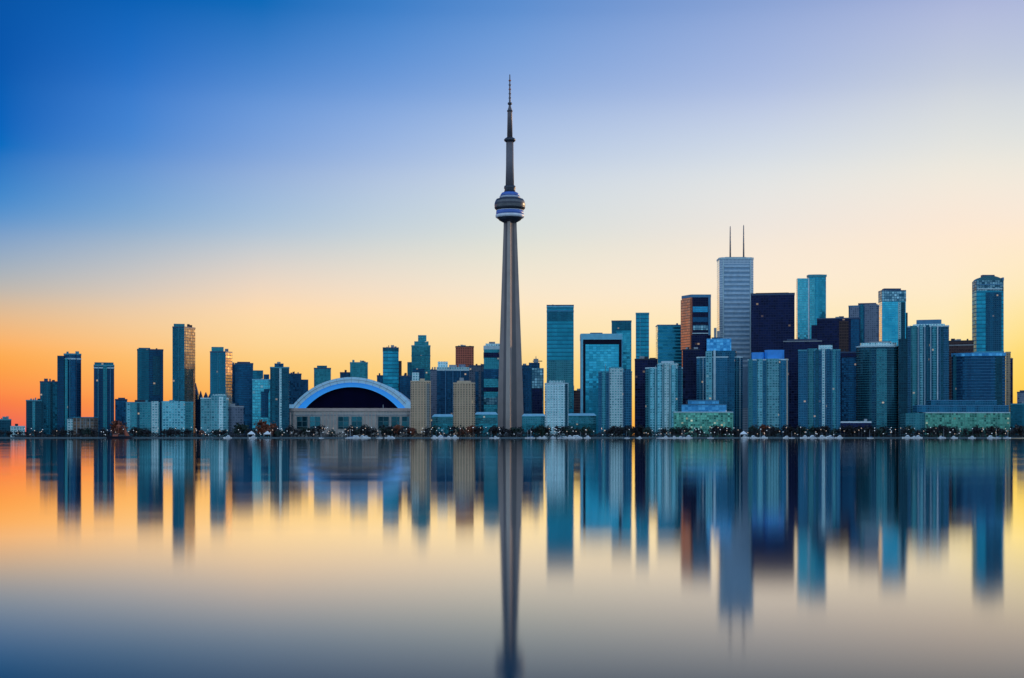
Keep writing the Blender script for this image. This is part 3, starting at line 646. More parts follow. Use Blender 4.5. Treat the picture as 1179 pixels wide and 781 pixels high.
def framed():
    D = 2330; d = 30
    root = empty('framed_tower', (X(692,D), D, GROUND), 'wide cyan glass tower inside a dark and teal picture-frame border', 'tower')
    lx = lambda px: X(px,D+2)-X(692,D); z = lambda y: Z(y,D)-GROUND
    a, b = lx(669.5), lx(716.3)
    prism('wall', boxpoly(lx(674),lx(712.6),2,d), 0, z(396.5), ['bright_glass','roof_gravel'], root)
    box('frame_post', lx(668.9)+.0, lx(671.2), -1, d, 0, z(391.2), 'cyan_trim', root)
    box('inner_border', lx(671.25), lx(673.95), .5, d, 0, z(391.2), 'black_trim', root)
    box('inner_border', lx(712.65), lx(715.4), .5, d, 0, z(391.2), 'black_trim', root)
    box('frame_post', lx(715.45), lx(716.4), -.4, d, 0, z(391.2), 'blue_trim', root)
    box('inner_border', lx(673.95), lx(712.65), .5, d, z(396.5)+.1, z(391.2), 'black_trim', root)
    box('frame_beam', lx(668.6), lx(716.4), -1.2, d+.5, z(391.2)+.05, z(384.3), 'cyan_trim', root)
    box('roof_unit', lx(680), lx(694), 8, 20, z(384.3)+.02, z(382.8), 'navy_trim', root)
framed()
T('condo_tower','blue condo tower with a bright central bay in front of framed cyan tower','apartment tower',689,727.5,428,2095,26,'condo_blue',bays=[(692.3,697.6,428,.9,'condo_teal'),(701,717.5,424,2.0,'condo_pale'),(718.5,726.8,425.5,.8,'condo_blue')],crown=[(701,716,422.6,'teal_trim','crown')],slabs=(3.3,.35,.3,'blue_trim'),trim='teal_trim',masts=[(697,418.5,.35)])
T('glass_tower','teal tower with navy left edge rising behind the framed cyan tower','tower',704.2,727,369.5,2620,26,'plate_glass',bays=[(704.8,709.5,374,.5,'deep_glass'),(710,726,383,.4,'bright_glass'),(704.8,726,370.5,.5,'deep_glass',380)],trim='navy_trim',clutter=0)
T('glass_tower','thin plain teal tower alone against the yellow sky','tower',732,747.3,360.5,2620,20,'plate_glass',trim='teal_trim',clutter=0,piers=[(737,.6,.3,'cyan_trim')])
T('office_tower','dark brown-black block below thin plain teal tower','office block',730.8,757,413.5,2340,26,'black_glass',trim='dark_trim',crown=[(748,755,412,'brown_block')])
T('glass_tower','blue-green tower with horizontal bands and a bright yellow left edge','tower',755,786,374.3,2560,36,'band_glass',yaw=False,face_mat={3:2},extra_mats=['mirror_glass'],trim='blue_trim',clutter=1)
T('condo_tower','teal condo tower with many rounded ribs and stepped pale crown beside low green building','apartment tower',743,786,423.5,2090,26,'condo_teal',plan=('cham',5),bays=[(748,753.4,424,1.5,'condo_grid'),(756.6,762,419.5,1.8,'condo_grid'),(764.5,770.5,419,2.2,'condo_pale'),(773,778,421,1.6,'condo_grid'),(780.4,784.5,423,.8,'condo_blue')],crown=[(757,781,418,'condo_pale','crown',('round',3)),(761,776,415.8,'pale_trim','penthouse',('round',2.5))],slabs=(3.2,.35,.35,'teal_trim'),piers=[(754.8,.7,1.6,'pale_trim',422),(763.2,.7,2.0,'pale_trim',419),(771.8,.7,2.0,'pale_trim',419)],trim='pale_trim',clutter=0)
def granite_tower():
    D = 2480; d = 34
    root = empty('office_tower', (X(804,D), D, GROUND), 'dark banded tower with a copper-orange left face beside tall white striped tower', 'tower')
    lx = lambda px: X(px,D)-X(804,D); z = lambda y: Z(y,D)-GROUND
    poly = [(lx(787),27),(lx(795.8),0),(lx(818.5),0),(lx(816),d),(lx(789),d)]
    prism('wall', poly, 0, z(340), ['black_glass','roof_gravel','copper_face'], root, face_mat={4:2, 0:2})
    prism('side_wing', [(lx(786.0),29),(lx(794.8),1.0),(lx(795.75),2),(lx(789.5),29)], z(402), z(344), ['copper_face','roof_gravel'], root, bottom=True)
    prism('parapet', scaled(poly, .3), z(342.5), z(339.2), ['blue_trim','roof_gravel'], root, bottom=True)
    for a, b, m_ in ((353,359.5,'blue_glass'),(365.5,371,'navy_glass'),(374.5,380,'mottled_glass')):
        prism('window_band', boxpoly(lx(797.6),lx(815),-.5,4), z(b), z(a), [m_,'navy_trim'], root, bottom=True)
    prism('lower_front', boxpoly(lx(797),lx(817.5),-.9,4), 0, z(386), ['black_glass','navy_trim'], root)
    box('corner_trim', lx(795.9), lx(797), -.6, 2, z(386), z(342.5), 'rust_red', root)
    box('corner_trim', lx(815.6), lx(818.3), -.6, 2, z(386), z(342.5), 'blue_trim', root)
    box('window_sill', lx(797), lx(815.6), -.7, 2, z(384.4), z(383.4), 'pale_trim', root)
granite_tower()
def marble_tower():
    D = 2520; d = 40
    root = empty('office_tower', (X(848,D), D, GROUND), 'tall white and blue striped tower with two thin rooftop masts', 'tower')
    lx = lambda px: X(px,D)-X(848,D); z = lambda y: Z(y,D)-GROUND
    a = lx(825)+(X(824,D+d)-X(824,D)); b = lx(868)
    c = 5
    poly = [(a+c,0),(b-c,0),(b,c),(b,d-c),(b-c,d),(a+c,d),(a,d-c),(a,c)]
    prism('wall', poly, 0, z(298.6), ['marble_side','roof_gravel','mirror_glass'], root, face_mat={6:2})
    prism('cornice', scaled(poly, .6), z(298.6)+.02, z(296.4), ['pale_trim','roof_gravel'], root, bottom=True)
    n = 21; y0, y1 = 305.5, 470
    x0, x1 = a+c+2.4, b-c-2.4
    box('window_field', x0, x1, -.5, 2, z(470), z(304.5), 'marble_field', root)
    step = 5.2
    yy = y0; i = 0
    while yy < 420:
        box('stone_band', x0+.3, x1-.3, -1.1, 1, z(yy+2.4), z(yy), 'marble_band', root); yy += step
    for xa in (a+c+.2, b-c-2.0):
        box('corner_pier', xa, xa+1.8, -1.2, 2, 0, z(299.5), 'pale_trim', root)
    for px, yt in ((840.8, 259), (856.2, 257.6)):
        o = lathe('mast', [(1.5,z(296.4)),(1.25,z(275)),(.9,z(yt+2)),(.5,z(yt))], ['antenna_grey'], root, seg=10); o.location = (X(px, D+16)-X(848, D), 16, 0)
    box('roof_unit', lx(836), lx(860), 10, 28, z(296.4)+.02, z(295.2), 'grey_trim', root)
marble_tower()
T('office_block','small block with rooftop crane left of tall white striped tower base','office block',819.5,832,389,2440,16,'navy_glass',crown=[(822,825,377.5,'grey_trim'),(825.5,829.5,381,'grey_trim')],clutter=0,trim='navy_trim')
T('office_tower','wide black monolith tower right of the tall white striped tower','tower',864.5,914.8,338,2450,20,'black_glass',trim='dark_trim',bands=[(338.3,340,.4,'navy_trim')],clutter=1,crown=[(870,908,337,'dark_trim')])
T('condo_tower','big blue condo tower with curved front and stepped blue penthouse','apartment tower',802,855,411,2180,28,'condo_blue',plan=('bow',7),bays=[(812.5,820,404.5,.5,'condo_grid'),(821.5,824,403.5,2.4,'pale_trim'),(826,846,405.5,-1.0,'condo_blue')],crown=[(812,848,403.8,'condo_blue','crown',('round',3)),(813.5,842,389.8,'roof_glass')],bands=[],piers=[(806,.7,-2.5,'teal_trim',412),(809.5,.7,-1.4,'pale_trim',412),(848.5,.7,-1.6,'teal_trim',412),(852,.8,-3,'pale_trim',412)],slabs=(3.4,.4,.4,'blue_trim'),trim='pale_trim',clutter=0)
T('office_tower','black slab in the gap between ribbed teal condo and curved blue condo','office block',786,806,402.5,2340,22,'black_glass',trim='dark_trim')
T('condo_tower','pale blue condo tower under a bright blue rounded roof cap','apartment tower',861,907.5,414,2090,28,'condo_blue',bays=[(861.8,866.5,413.5,.6,'condo_teal'),(871.5,878.4,413.2,1.4,'condo_grid'),(882.4,897,413.2,2.2,'condo_grid'),(898.5,903.8,415,.8,'condo_blue')],crown=[(865,880,405.5,'roof_blue','roof_cap',('round',3)),(880.3,903,402.8,'roof_blue','roof_cap',('cham',4))],slabs=(3.3,.35,.3,'teal_trim'),trim='pale_trim',piers=[(906.2,1.4,.5,'tan_trim')],clutter=0)
def green(label, x0, x1, yt, D, up, upmat, split=None):
    root = empty('green_building', (X((x0+x1)/2,D), D, GROUND), label, 'building')
    c = (x0+x1)/2; lx = lambda px: X(px,D)-X(c,D); z = lambda y: Z(y,D)-GROUND
    s = split or x0
    if split: prism('wall', boxpoly(lx(x0),lx(split)-.2,1.5,34), 0, z(yt+.6), ['condo_teal','roof_gravel'], root)
    prism('wall', boxpoly(lx(s),lx(x1),0,34), 0, z(yt), ['green_glass','roof_gravel'], root)
    prism('parapet', boxpoly(lx(s)-.3,lx(x1)+.3,-.4,34.4), z(yt)-.8, z(yt)+.6, ['pale_trim','roof_gravel'], root, bottom=True)
    n = int((x1-s)/7)
    for i in range(n+1):
        px = s+(x1-s)*i/n
        box('pier', lx(px)-.3, lx(px)+.3, -.35, 1, 0, z(yt)-.9, 'green_pier', root)
    for i in range(1, 5):
        box('floor_slab', lx(s)+.2, lx(x1)-.2, -.25, 1, (z(yt))*i/5-.25, (z(yt))*i/5+.2, 'green_pier', root)
    for a, b, ya, yb in up:
        prism('upper_storey', boxpoly(lx(a),lx(b),9,32), z(yb)+.62, z(ya), [upmat,'roof_gravel'], root)
        prism('upper_parapet', boxpoly(lx(a)-.3,lx(b)+.3,8.6,32.3), z(ya)+.02, z(ya)+1.2, ['blue_trim','roof_gravel'], root, bottom=True)
simple('green_pier', (.14,.38,.30), .5)
green('low green-glazed building with blue upper storey in front of curved blue condo',776,844,474.6,2080,[(785,837.5,466.5,474.6),(793,829,461.5,465.8)],'roof_glass')
T('office_tower','black tower seen in narrow gap right of the blue-capped condo','tower',902,946,392.5,2330,24,'black_glass',crown=[(906,941,390.3,'navy_trim')],bands=[(392.6,393.6,.5,'grey_trim')],trim='dark_trim')
T('glass_tower','bright teal twin-slab tower flaring at its top, with pale bright left edge','tower',929.6,951.5,318.5,2640,16,'bright_glass',plan=('bow',3),bays=[(932,938,321,.4,'cyan_glass')],bands=[(316.2,318.6,1.2,'teal_trim')],parapet=0,trim='teal_trim',wings=[(918.4,931.4,320.5,'cyan_glass')],piers=[(931.2,2.2,-.2,'white_trim',321)],yaw=False,clutter=0)
T('office_tower','black tower with stepped left shoulder and faint red window reflections','tower',940.5,990.5,366.5,2420,20,'black_glass',bays=[(966,977,370,.5,'brown_block'),(979.5,989.5,368,.6,'navy_glass')],trim='navy_trim',wings=[(934,941.5,374,'black_glass')],clutter=3)  # the brown bay carries the red reflections as colour
T('office_tower','slate-blue tower rising between black tower and teal tower with mottled crown','tower',977,1012,352,2560,18,'blue_slate' if False else 'navy_glass',bays=[(978.5,989,353,.5,'grey_mottle'),(990.5,994,350.5,.8,'deep_glass'),(995.5,1010.5,350.5,.6,'grey_mottle')],crown=[(988,1009,349,'navy_trim')],trim='blue_trim')
T('glass_tower','teal glass tower with a dark mottled crown and pale gold left edge','tower',1011.5,1043,334.5,2600,24,'bright_glass',yaw=False,face_mat={3:2},extra_mats=['mirror_glass'],bays=[(1034,1037,348,.6,'condo_pale'),(1037.5,1042,348,.4,'condo_deep')],bands=[(335,347.5,.4,'mottled_glass')],crown=[(1018.5,1038,332,'navy_trim')],trim='navy_trim',wings=[(1042,1045.6,360,'condo_deep')])
T('condo_tower','wide blue ribbed condo tower with a raised pale centre, right of blue roof cap','apartment tower',919,967.5,403,2085,28,'condo_blue',bays=[(929.5,937,402,1.2,'condo_teal'),(939,942.6,402.5,.6,'condo_deep'),(946.2,950,401,2.2,'condo_pale'),(952,956,402,1.0,'condo_blue'),(958,962.4,402.6,1.2,'condo_teal')],crown=[(930,941,401.2,'condo_teal'),(942.5,958.5,397.4,'condo_pale','crown')],slabs=(3.2,.35,.3,'blue_trim'),piers=[(964.5,.7,.8,'teal_trim',404)],trim='teal_trim',clutter=0)
T('office_block','very dark block between wide blue ribbed condo and round dark tower','office block',966,989,405.5,2230,22,'black_glass',bays=[(969,986,412,.5,'navy_glass')],trim='navy_trim',clutter=2)
T('round_tower','round dark teal tower ringed by curved floor bands under a pale ragged crown','tower',985.5,1034.5,398.5,2170,34,'condo_deep',plan=('round',2.3),bays=[(1009,1021,402,.3,'condo_teal'),(1003.5,1008.6,402,.15,'condo_blue')],slabs=(3.6,.7,.7,'deep_rings'),crown=[(990,1032,394.5,'condo_pale','crown',('round',2.4)),(1000,1026,393,'grey_trim','penthouse',('round',2.4))],trim='pale_trim',bands=[(486,483.5,.9,'teal_trim')] if False else [],clutter=0) if simple('deep_rings', (.012,.15,.20), .45) else None  # the teal bay paints in the highlight on the round front
T('low_building','low white-roofed pavilion at the foot of the round dark tower','building',968,1003,486,2075,18,'black_glass',bands=[(485.4,487,.6,'white_trim')],trim='white_trim',clutter=1)
T('condo_tower','tall blue condo tower with white vertical ribs and a stepped rooftop','apartment tower',1045,1092.5,375.5,2150,26,'condo_blue',bays=[(1048,1056,375,1.2,'condo_teal'),(1058.5,1063,374.5,1.6,'condo_grid'),(1066,1070,374.5,1.0,'condo_deep'),(1072.6,1078.6,376,1.0,'condo_teal'),(1082.5,1086,376.5,.6,'condo_deep')],piers=[(1057.2,.8,1.4,'pale_trim',377),(1064.8,.8,1.8,'pale_trim',377),(1071.6,.8,1.8,'pale_trim',377),(1079.6,1.2,1.8,'white_trim',377)],crown=[(1051,1088,373,'condo_pale','crown',('cham',4)),(1055,1084,368,'blue_trim','penthouse',('cham',3))],slabs=(3.3,.35,.3,'blue_trim'),trim='pale_trim',wings=[(1034.2,1045.5,389.5,'condo_deep')],clutter=0)
T('office_block','brown-black block wedged between tall ribbed condo and domed-top tower','office block',1092,1121,392.5,2420,18,'brown_block',trim='dark_trim',bands=[(397,398,.3,'grey_trim')])
def domed():
    D = 2480; d = 26
    root = empty('glass_tower', (X(1139,D), D, GROUND), 'tall blue glass tower with rounded domed crown, last tall tower on the right', 'tower')
    lx = lambda px: X(px,D)-X(1139,D); z = lambda y: Z(y,D)-GROUND
    a = lx(1119.2)+(X(1119,D+d)-X(1119,D)); b = lx(1156.3)
    poly = [(x, y) for x, y in plan_poly(('bow', 3), a, b, d)]
    prism('wall', poly, 0, z(335), ['plate_glass','roof_gravel'], root)
    prism('crown', poly, z(335)+.05, z(323), ['mottled_glass','roof_gravel'], root)
    prism('window_bay', boxpoly(lx(1135),lx(1153),-.4,8), 0, z(337), ['condo_blue','blue_trim'], root)
    box('wall_band', lx(1126), lx(1154), -.6, 3, z(333.5), z(332), 'pale_trim', root)
    box('wall_band', lx(1126), lx(1154), -.6, 3, z(328.5), z(327.5), 'blue_trim', root)
    # rounded cap
    me = bpy.data.meshes.new('roof_dome'); bm = bmesh.new(); n = 14; w = b-a
    pr = [(a+w*i/n, z(323)+(z(317.2)-z(323))*math.sin(math.pi*i/n)**.6) for i in range(n+1)]
    f0 = [bm.verts.new((x, 4, h)) for x, h in pr]; f1 = [bm.verts.new((x, d-2, h)) for x, h in pr]
    bm.faces.new(f0); bm.faces.new(f1[::-1])
    for i in range(n): bm.faces.new((f0[i+1], f0[i], f1[i], f1[i+1]))
    bm.normal_update(); bm.to_mesh(me); bm.free(); link('roof_dome', me, ['deep_rings'], root)
    box('fin', lx(1154.6), lx(1156.2), 1, 20, z(323)+.05, z(319.5), 'blue_trim', root)
    box('roof_unit', lx(1133), lx(1147), 8, 18, z(318.2), z(316), 'navy_trim', root)
domed()
T('round_tower','broad dark blue building with concave front below domed-top tower','office block',1095.5,1157.5,407,2170,26,'navy_glass',plan=('bow',6),bands=[(406.2,410,.6,'roof_glass')],bays=[(1097,1101,408,-4.2,'deep_glass'),(1144,1154,411,-2.6,'condo_deep')],crown=[(1101,1120,402.5,'brown_block'),(1122,1156,404.5,'teal_trim')],slabs=(4.6,.5,.4,'blue_trim'),trim='cyan_trim',clutter=0)
T('apartment_tower','thin tan strip tower on right edge of the broad dark blue building','tower',1157.8,1163.6,405.5,2270,10,'tan_concrete',trim='tan_trim',clutter=0,parapet=1)
T('apartment_tower','thin black sliver tower right beside the thin tan strip tower','tower',1162.8,1166.2,413,2420,6,'black_glass',clutter=1,parapet=1)
green('long low green-glazed building with blue upper storeys at the right end of shore',1043,1163,475.2,2080,[(1058,1164,467.5,475.2),(1074,1150,461.5,466.8)],'condo_blue',split=1065.5)
T('low_building','low plain teal building running off right edge of the photo','building',1163.5,1196,465,2200,20,'deep_glass',trim='teal_trim',clutter=1)
T('low_building','small mauve block on top of horizon at far right edge','building',1171,1190,451.5,2480,16,'grey_mottle',crown=[(1174,1180,449.5,'navy_trim')],clutter=0)

# ------------------------------------------------------------------ shoreline: trees
def crown_mesh(seed, kind):
    rnd = random.Random(seed); me = bpy.data.meshes.new('crown'); bm = bmesh.new()
    lobes = [(rnd.uniform(-.28,.28), rnd.uniform(-.28,.28), rnd.uniform(.38,.85), rnd.uniform(.16,.30)) for _ in range(8)]
    for i in range(190):
        lx_, ly_, lz_, lr = rnd.choice(lobes)
        v = Vector((rnd.gauss(0,1), rnd.gauss(0,1), rnd.gauss(0,1))).normalized()*lr*rnd.uniform(.5,1.05)
        c = Vector((lx_, ly_, lz_))+v
        s = rnd.uniform(.045,.085)
        q = Matrix.Rotation(rnd.uniform(0,6.3), 3, Vector((rnd.gauss(0,1),rnd.gauss(0,1),rnd.gauss(0,1))).normalized())
        vs_ = [bm.verts.new(c+q @ Vector(p)*s) for p in ((-1,-.6,0),(1,-.6,.2),(.7,.8,0),(-.7,.7,-.2))]
        bm.faces.new(vs_)
    bm.to_mesh(me); bm.free(); return me
def trunk_mesh(seed):
    rnd = random.Random(seed); me = bpy.data.meshes.new('trunk'); bm = bmesh.new()
    def limb(p, q, r0, r1):
        d = (q-p).normalized(); u = d.orthogonal().normalized(); w = d.cross(u)
        a = [bm.verts.new(p+(u*math.cos(k*1.2566)+w*math.sin(k*1.2566))*r0) for k in range(5)]
        b = [bm.verts.new(q+(u*math.cos(k*1.2566)+w*math.sin(k*1.2566))*r1) for k in range(5)]
        for k in range(5): bm.faces.new((a[k], a[(k+1)%5], b[(k+1)%5], b[k]))
    top = Vector((rnd.uniform(-.04,.04), 0, .42)); limb(Vector((0,0,0)), top, .035, .022)
    for i in range(5):
        limb(top-Vector((0,0,rnd.uniform(0,.1))), Vector((rnd.uniform(-.3,.3), rnd.uniform(-.3,.3), rnd.uniform(.6,.85))), .018, .005)
    bm.to_mesh(me); bm.free(); return me
CROWNS = {k: [crown_mesh(10*i+j, k) for j in range(4)] for i, k in enumerate(('leaf_dark','leaf_green','leaf_rust'))}
for k, l in CROWNS.items():
    for me in l: me.materials.append(MATS[k])
TRUNKS = [trunk_mesh(s) for s in range(3)]
for me in TRUNKS: me.materials.append(MATS['bark'])
SEG = [(0,62,'along the far left shore'),(62,160,'near the moored ship'),(160,270,'below the left midrise blocks'),
       (270,333,'below the cyan glass block'),(333,475,'before the domed stadium'),(475,572,'near the two tan towers'),(572,660,'right of needle tower base'),
       (660,745,'below the framed cyan tower'),(745,862,'near low green-glazed corner building'),(862,970,'below the blue-capped condo'),(970,1046,'below round dark tower'),(1046,1180,'before the longest green-glazed building')]
WORD = {'leaf_dark':'dark bare-looking shore tree','leaf_green':'dull green shore tree','leaf_rust':'rust-red autumn shore tree'}
rt = random.Random(21)
def shore_tree(px, D, h, kind, seg):
    o = bpy.data.objects.new('shore_tree', None); col.objects.link(o)
    o.location = (X(px,D), D, GROUND-.05); o.empty_display_size = 2
    o.scale = (h*rt.uniform(.9,1.35), h*rt.uniform(.9,1.2), h); o.rotation_euler = (0,0,rt.uniform(0,6.28))
    tag(o, WORD[kind]+' '+seg, 'tree', WORD[kind]+'s '+seg)
    c = bpy.data.objects.new('crown', rt.choice(CROWNS[kind])); col.objects.link(c); c.parent = o
    t = bpy.data.objects.new('trunk', rt.choice(TRUNKS)); col.objects.link(t); t.parent = o
RUST = [(130,152),(216,238),(298,314),(380,399),(455,476),(520,545),(880,884)]
def seg_of(px):
    for a, b, s in SEG:
        if a <= px < b: return s
    return SEG[-1][2]
n = 0
while n < 270:
    px = rt.uniform(-2, 1181)
    if px < 60 and rt.random() < .6: continue
    if 586-12 < px < 586+12 and rt.random() < .5: continue
    k = 'leaf_dark' if rt.random() < .78 else 'leaf_green'
    for a, b in RUST:
        if a <= px <= b and rt.random() < .65: k = 'leaf_rust'
    D = rt.uniform(2031, 2066)
    hmax = 14.5 if px < 330 else 18
    shore_tree(px, D, rt.uniform(9, hmax)*(.7 if px < 60 else 1), k, seg_of(px)); n += 1
for px, h in ((303,24),(308,25),(300.5,18),(311,18)):
    shore_tree(px, 2062, h, 'leaf_rust', SEG[3][2])
for px, h in ((137,24),(275,22),(279,19)):
    shore_tree(px, 2068, h, 'leaf_rust' if px == 137 else 'leaf_green', seg_of(px))

def undergrowth():
    rnd = random.Random(77); me = bpy.data.meshes.new('shore_shrubs'); bm = bmesh.new()
    for i in range(30000):
        px = rnd.uniform(14, 1180); D = rnd.uniform(2029, 2064)
        h = (4.5+3.0*(math.sin(px*.21)*math.sin(px*.083+1)+.5))*(1 if px > 60 else .6)
        c = Vector((X(px,D), D, GROUND+rnd.uniform(0,max(1.2,h)))); s_ = rnd.uniform(.35,.8)
        q_ = Matrix.Rotation(rnd.uniform(0,6.3), 3, Vector((rnd.gauss(0,1),rnd.gauss(0,1),rnd.gauss(0,1))).normalized())
        bm.faces.new([bm.verts.new(c+q_ @ Vector(p)*s_) for p in ((-1,-.6,0),(1,-.6,.2),(.7,.8,0),(-.7,.7,-.2))])
    bm.to_mesh(me); bm.free(); o = link('shore_shrubs', me, ['leaf_dark']); o['kind'] = 'stuff'
    tag(o, 'dark shrubs and ground cover massed along the whole shoreline', 'shrubs')
undergrowth()

# ------------------------------------------------------------------ street lamps on the promenade
post_me = None; head_me = {}
def lamp(px, D, h, kind, seg):
    global post_me
    o = bpy.data.objects.new('street_lamp', None); col.objects.link(o); o.location = (X(px,D), D, GROUND); o.empty_display_size = 1
    w = 'white' if kind == 'lamp_glow' else 'warm'
    tag(o, f'{w} glowing street lamp {seg}', 'street lamp', f'{w} street lamps {seg}')
    if post_me is None:
        p = lathe('post', [(.22,0),(.14,.6),(.10,1)], ['lamp_steel'], o, seg=6); post_me = p.data
    else:
        p = bpy.data.objects.new('post', post_me); col.objects.link(p); p.parent = o
    p.scale = (1,1,h)
    if kind not in head_me:
        q_ = lathe('lamp_head', [(.12,0),(.5,.15),(.62,.5),(.4,.82),(.1,.92)], [kind], o, seg=8); head_me[kind] = q_.data
    else:
        q_ = bpy.data.objects.new('lamp_head', head_me[kind]); col.objects.link(q_); q_.parent = o
    q_.location = (0,0,h)
rl = random.Random(8)
for i in range(280):
    px = rl.uniform(300, 1175) if rl.random() < .88 else rl.uniform(20, 300)
    lamp(px, rl.choice((2026.2, 2027.4, 2028.5, 2029.5, 2064)), rl.uniform(3, 14), 'lamp_glow' if rl.random() < .62 else 'lamp_warm', seg_of(px))

# ------------------------------------------------------------------ boats
def hull_mesh(L_, W_, Hh, name, mat):
    me = bpy.data.meshes.new(name); bm = bmesh.new(); n = 9; rows = []
    for i in range(n):
        t = i/(n-1); x = -L_/2+L_*t
        w = W_/2*(1-max(0,(t-.45)/.55)**2.2)*(.82+.18*min(1,t*4)); w = max(w, .04)
        sh = Hh*(1+.35*max(0,t-.4))
        rows.append([bm.verts.new((x, -w, sh)), bm.verts.new((x, -w*.72, .12)), bm.verts.new((x, -w*.2, -.35)), bm.verts.new((x, w*.2, -.35)), bm.verts.new((x, w*.72, .12)), bm.verts.new((x, w, sh))])
    for a, b in zip(rows, rows[1:]):
        for k in range(5): bm.faces.new((a[k], b[k], b[k+1], a[k+1]))
        bm.faces.new((a[5], b[5], b[0], a[0]))
    bm.faces.new(rows[0]); bm.faces.new(rows[-1][::-1])
    bmesh.ops.recalc_face_normals(bm, faces=bm.faces); bm.to_mesh(me); bm.free(); me.materials.append(MATS[mat]); return me
def add(name, me, parent): o = bpy.data.objects.new(name, me); col.objects.link(o); o.parent = parent; return o
sail_hull = hull_mesh(10, 3.2, 1.3, 'hull', 'hull_white'); motor_hull = hull_mesh(12, 3.8, 1.7, 'hull', 'hull_white')
proto = {}
def boat(px, D, kind, seg):
    o = bpy.data.objects.new(kind, None); col.objects.link(o); o.location = (X(px,D), D, 0); o.empty_display_size = 2
    o.rotation_euler = (0,0,rl.choice((0, math.pi))+rl.uniform(-.6,.6)); s = rl.uniform(.65,1.1); o.scale = (s,s,s)
    if kind == 'sailboat': tag(o, 'small white sailboat with bare mast moored at the quay '+seg, 'sailboat', 'white sailboats moored '+seg)
    else: tag(o, 'small white motorboat with cabin moored at the quay '+seg, 'motorboat', 'white motorboats moored '+seg)
    if kind not in proto:
        if kind == 'sailboat':
            add('hull', sail_hull, o)
            prism('cabin', boxpoly(-1.5,2,-.9,.9), 1.3, 2.0, ['cabin_white'], o, top=boxpoly(-1.4,1.4,-.75,.75))
            box('cabin_window', -1.0, 1.2, -.94, .94, 1.55, 1.75, 'boat_glass', o)
            lathe('mast', [(.14,1.3),(.12,8),(.08,13.5)], ['cabin_white'], o, seg=6).location = (.9,0,0)
            box('boom_cover', -3.4, .7, -.18, .18, 2.5, 2.95, 'sail_cover', o)
        else:
            add('hull', motor_hull, o)
            prism('cabin', boxpoly(-3.5,2.4,-1.4,1.4), 1.7, 3.4, ['cabin_white'], o, top=boxpoly(-3.3,1.2,-1.2,1.2))
            box('cabin_window', -2.8, 1.5, -1.34, 1.34, 2.4, 2.95, 'boat_glass', o)
            prism('flybridge', boxpoly(-2.6,.6,-1.1,1.1), 3.42, 4.4, ['cabin_white'], o, top=boxpoly(-2.4,.0,-.9,.9))
        proto[kind] = o
    else:
        for c in proto[kind].children:
            q_ = c.copy(); col.objects.link(q_); q_.parent = o
BOATS = [(262,'motorboat'),(291,'motorboat'),(370,'sailboat'),(404,'sailboat'),(418,'motorboat'),(437,'sailboat'),(447,'motorboat'),(452,'motorboat'),(507,'motorboat'),(511,'sailboat'),(516,'motorboat'),(523,'motorboat'),(566,'sailboat'),(571,'motorboat'),
 (612,'sailboat'),(626,'motorboat'),(637,'motorboat'),(645,'sailboat'),(652,'motorboat'),(660,'motorboat'),(668,'sailboat'),(676,'motorboat'),(722,'sailboat'),(736,'motorboat'),(766,'motorboat'),(772,'sailboat'),(777,'motorboat'),(783,'motorboat'),(788,'sailboat'),(792,'motorboat'),
 (818,'sailboat'),(858,'motorboat'),(868,'motorboat'),(876,'sailboat'),(880,'motorboat'),(905,'motorboat'),(912,'sailboat'),(926,'motorboat'),(938,'sailboat'),(947,'motorboat'),(952,'motorboat'),(959,'sailboat'),(966,'motorboat'),(1002,'sailboat'),(1052,'motorboat'),(1086,'sailboat'),(1120,'motorboat'),(1148,'sailboat')]
for i in range(26):
    BOATS.append((rl.choice((rl.uniform(396,458), rl.uniform(500,530), rl.uniform(596,690), rl.uniform(756,800), rl.uniform(862,972), rl.uniform(1040,1160))), 'sailboat' if rl.random() < .3 else 'motorboat'))
for px, k in BOATS:
    D = rl.uniform(1998, 2018)
    boat(px, D, k, seg_of(px))
# white marquees on the quay
def marquee(px, D, label):
    o = empty('marquee', (X(px,D), D, GROUND), label, 'tent', 'white marquees on the quay')
    prism('roof', boxpoly(-5,5,-4,4), 5.0, 9.0, ['canvas_white'], o, top=boxpoly(-.3,.3,-.3,.3), bottom=True)
    prism('valance', boxpoly(-5,5,-4,4), 4.2, 4.98, ['canvas_white'], o, bottom=True)
    for sx in (-1,1):
        for sy in (-1,1):
            lathe('pole', [(.15,0),(.15,4.2)], ['cabin_white'], o, seg=6).location = (sx*4.7, sy*3.7, 0)
marquee(289.5, 2029.5, 'white pointed marquee, left one of the pair below cyan glass block')
marquee(308, 2029.5, 'white pointed marquee, right one of the pair below cyan glass block')
marquee(856, 2029.5, 'white pointed marquee right of low green building under curved blue condo')
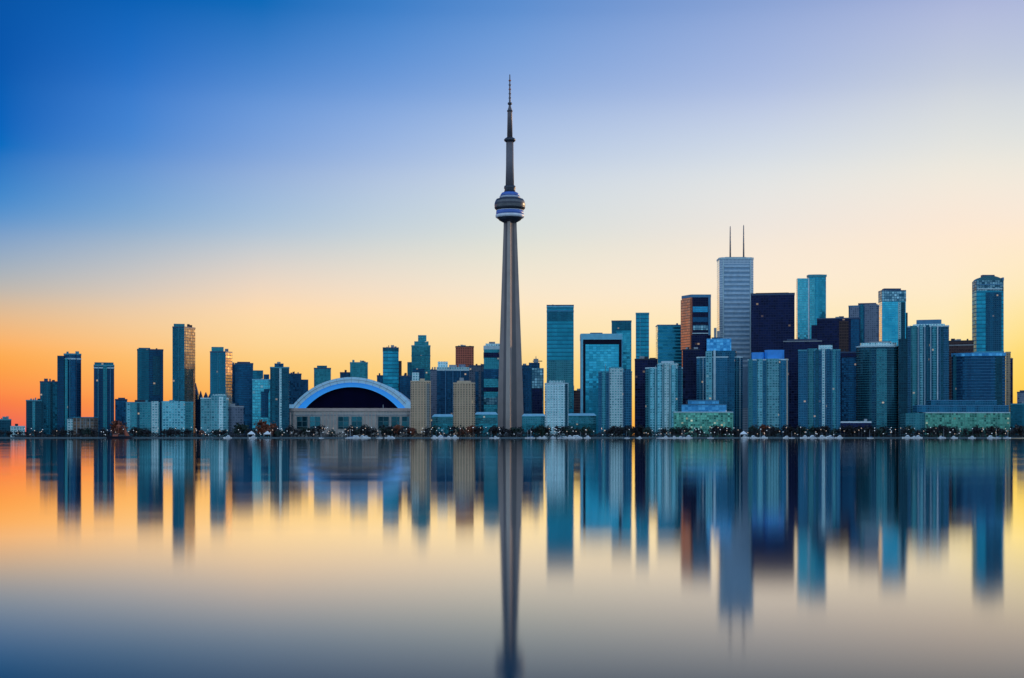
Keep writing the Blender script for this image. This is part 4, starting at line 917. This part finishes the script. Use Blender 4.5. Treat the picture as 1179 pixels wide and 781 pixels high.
# dark moored ship on the left
def ship():
    D = 1998
    o = empty('moored_ship', (X(138,D), D, 0), 'dark-hulled ship with a rust-red deck and mast moored at the left shore', 'ship')
    L_ = 36
    add('hull', hull_mesh(L_, 7.5, 3.0, 'hull', 'hull_dark'), o)
    prism('deckhouse', boxpoly(-10,-2,-2.4,2.4), 3.05, 6.5, ['rust_red'], o, top=boxpoly(-9,-3,-2,2))
    prism('deckhouse', boxpoly(-1.5,8,-2.2,2.2), 3.05, 5.2, ['hull_dark'], o, top=boxpoly(-1,6.5,-1.8,1.8))
    box('wheelhouse_window', -8.6, -3.4, -2.3, 2.3, 5.2, 6.0, 'boat_glass', o)
    for x, h in ((-1.8,25),(7,17)):
        lathe('mast', [(.45,3),(.35,h*.6),(.2,h)], ['rust_red'], o, seg=8).location = (x,0,0)
    box('yard', -5.5, 2.0, -.2, .2, 17, 17.5, 'rust_red', o)
    prism('furled_sail', boxpoly(-5.2,1.6,-.5,.5), 17.5, 19.5, ['rust_red'], o, top=boxpoly(-3.5,0,-.3,.3))
    prism('jib_stay', [(8,-.1),(13.5,-.1),(13.5,.1),(8,.1)], 3.6, 15, ['rust_red'], o, top=[(7,-.1),(7.3,-.1),(7.3,.1),(7,.1)])
    lathe('funnel', [(.9,6.5),(.8,9.5)], ['hull_dark'], o, seg=12).location = (-7,0,0)
ship()
# sandy spit at the far right
def spit():
    me = bpy.data.meshes.new('sand_spit'); bm = bmesh.new(); n = 20; D = 2006
    rows = []
    for i in range(n+1):
        x = X(1163, D)+i*4; h = .9*min(1, i/3)+.15*math.sin(i*1.7)
        rows.append([bm.verts.new((x, D-6, -.3)), bm.verts.new((x, D-2, h)), bm.verts.new((x, D+6, h)), bm.verts.new((x, D+12, -.3))])
    for a, b in zip(rows, rows[1:]):
        for k in range(3): bm.faces.new((a[k], b[k], b[k+1], a[k+1]))
    bm.normal_update(); bm.to_mesh(me); bm.free(); o = link('sand_spit', me, ['sand']); o['kind'] = 'structure'
spit()
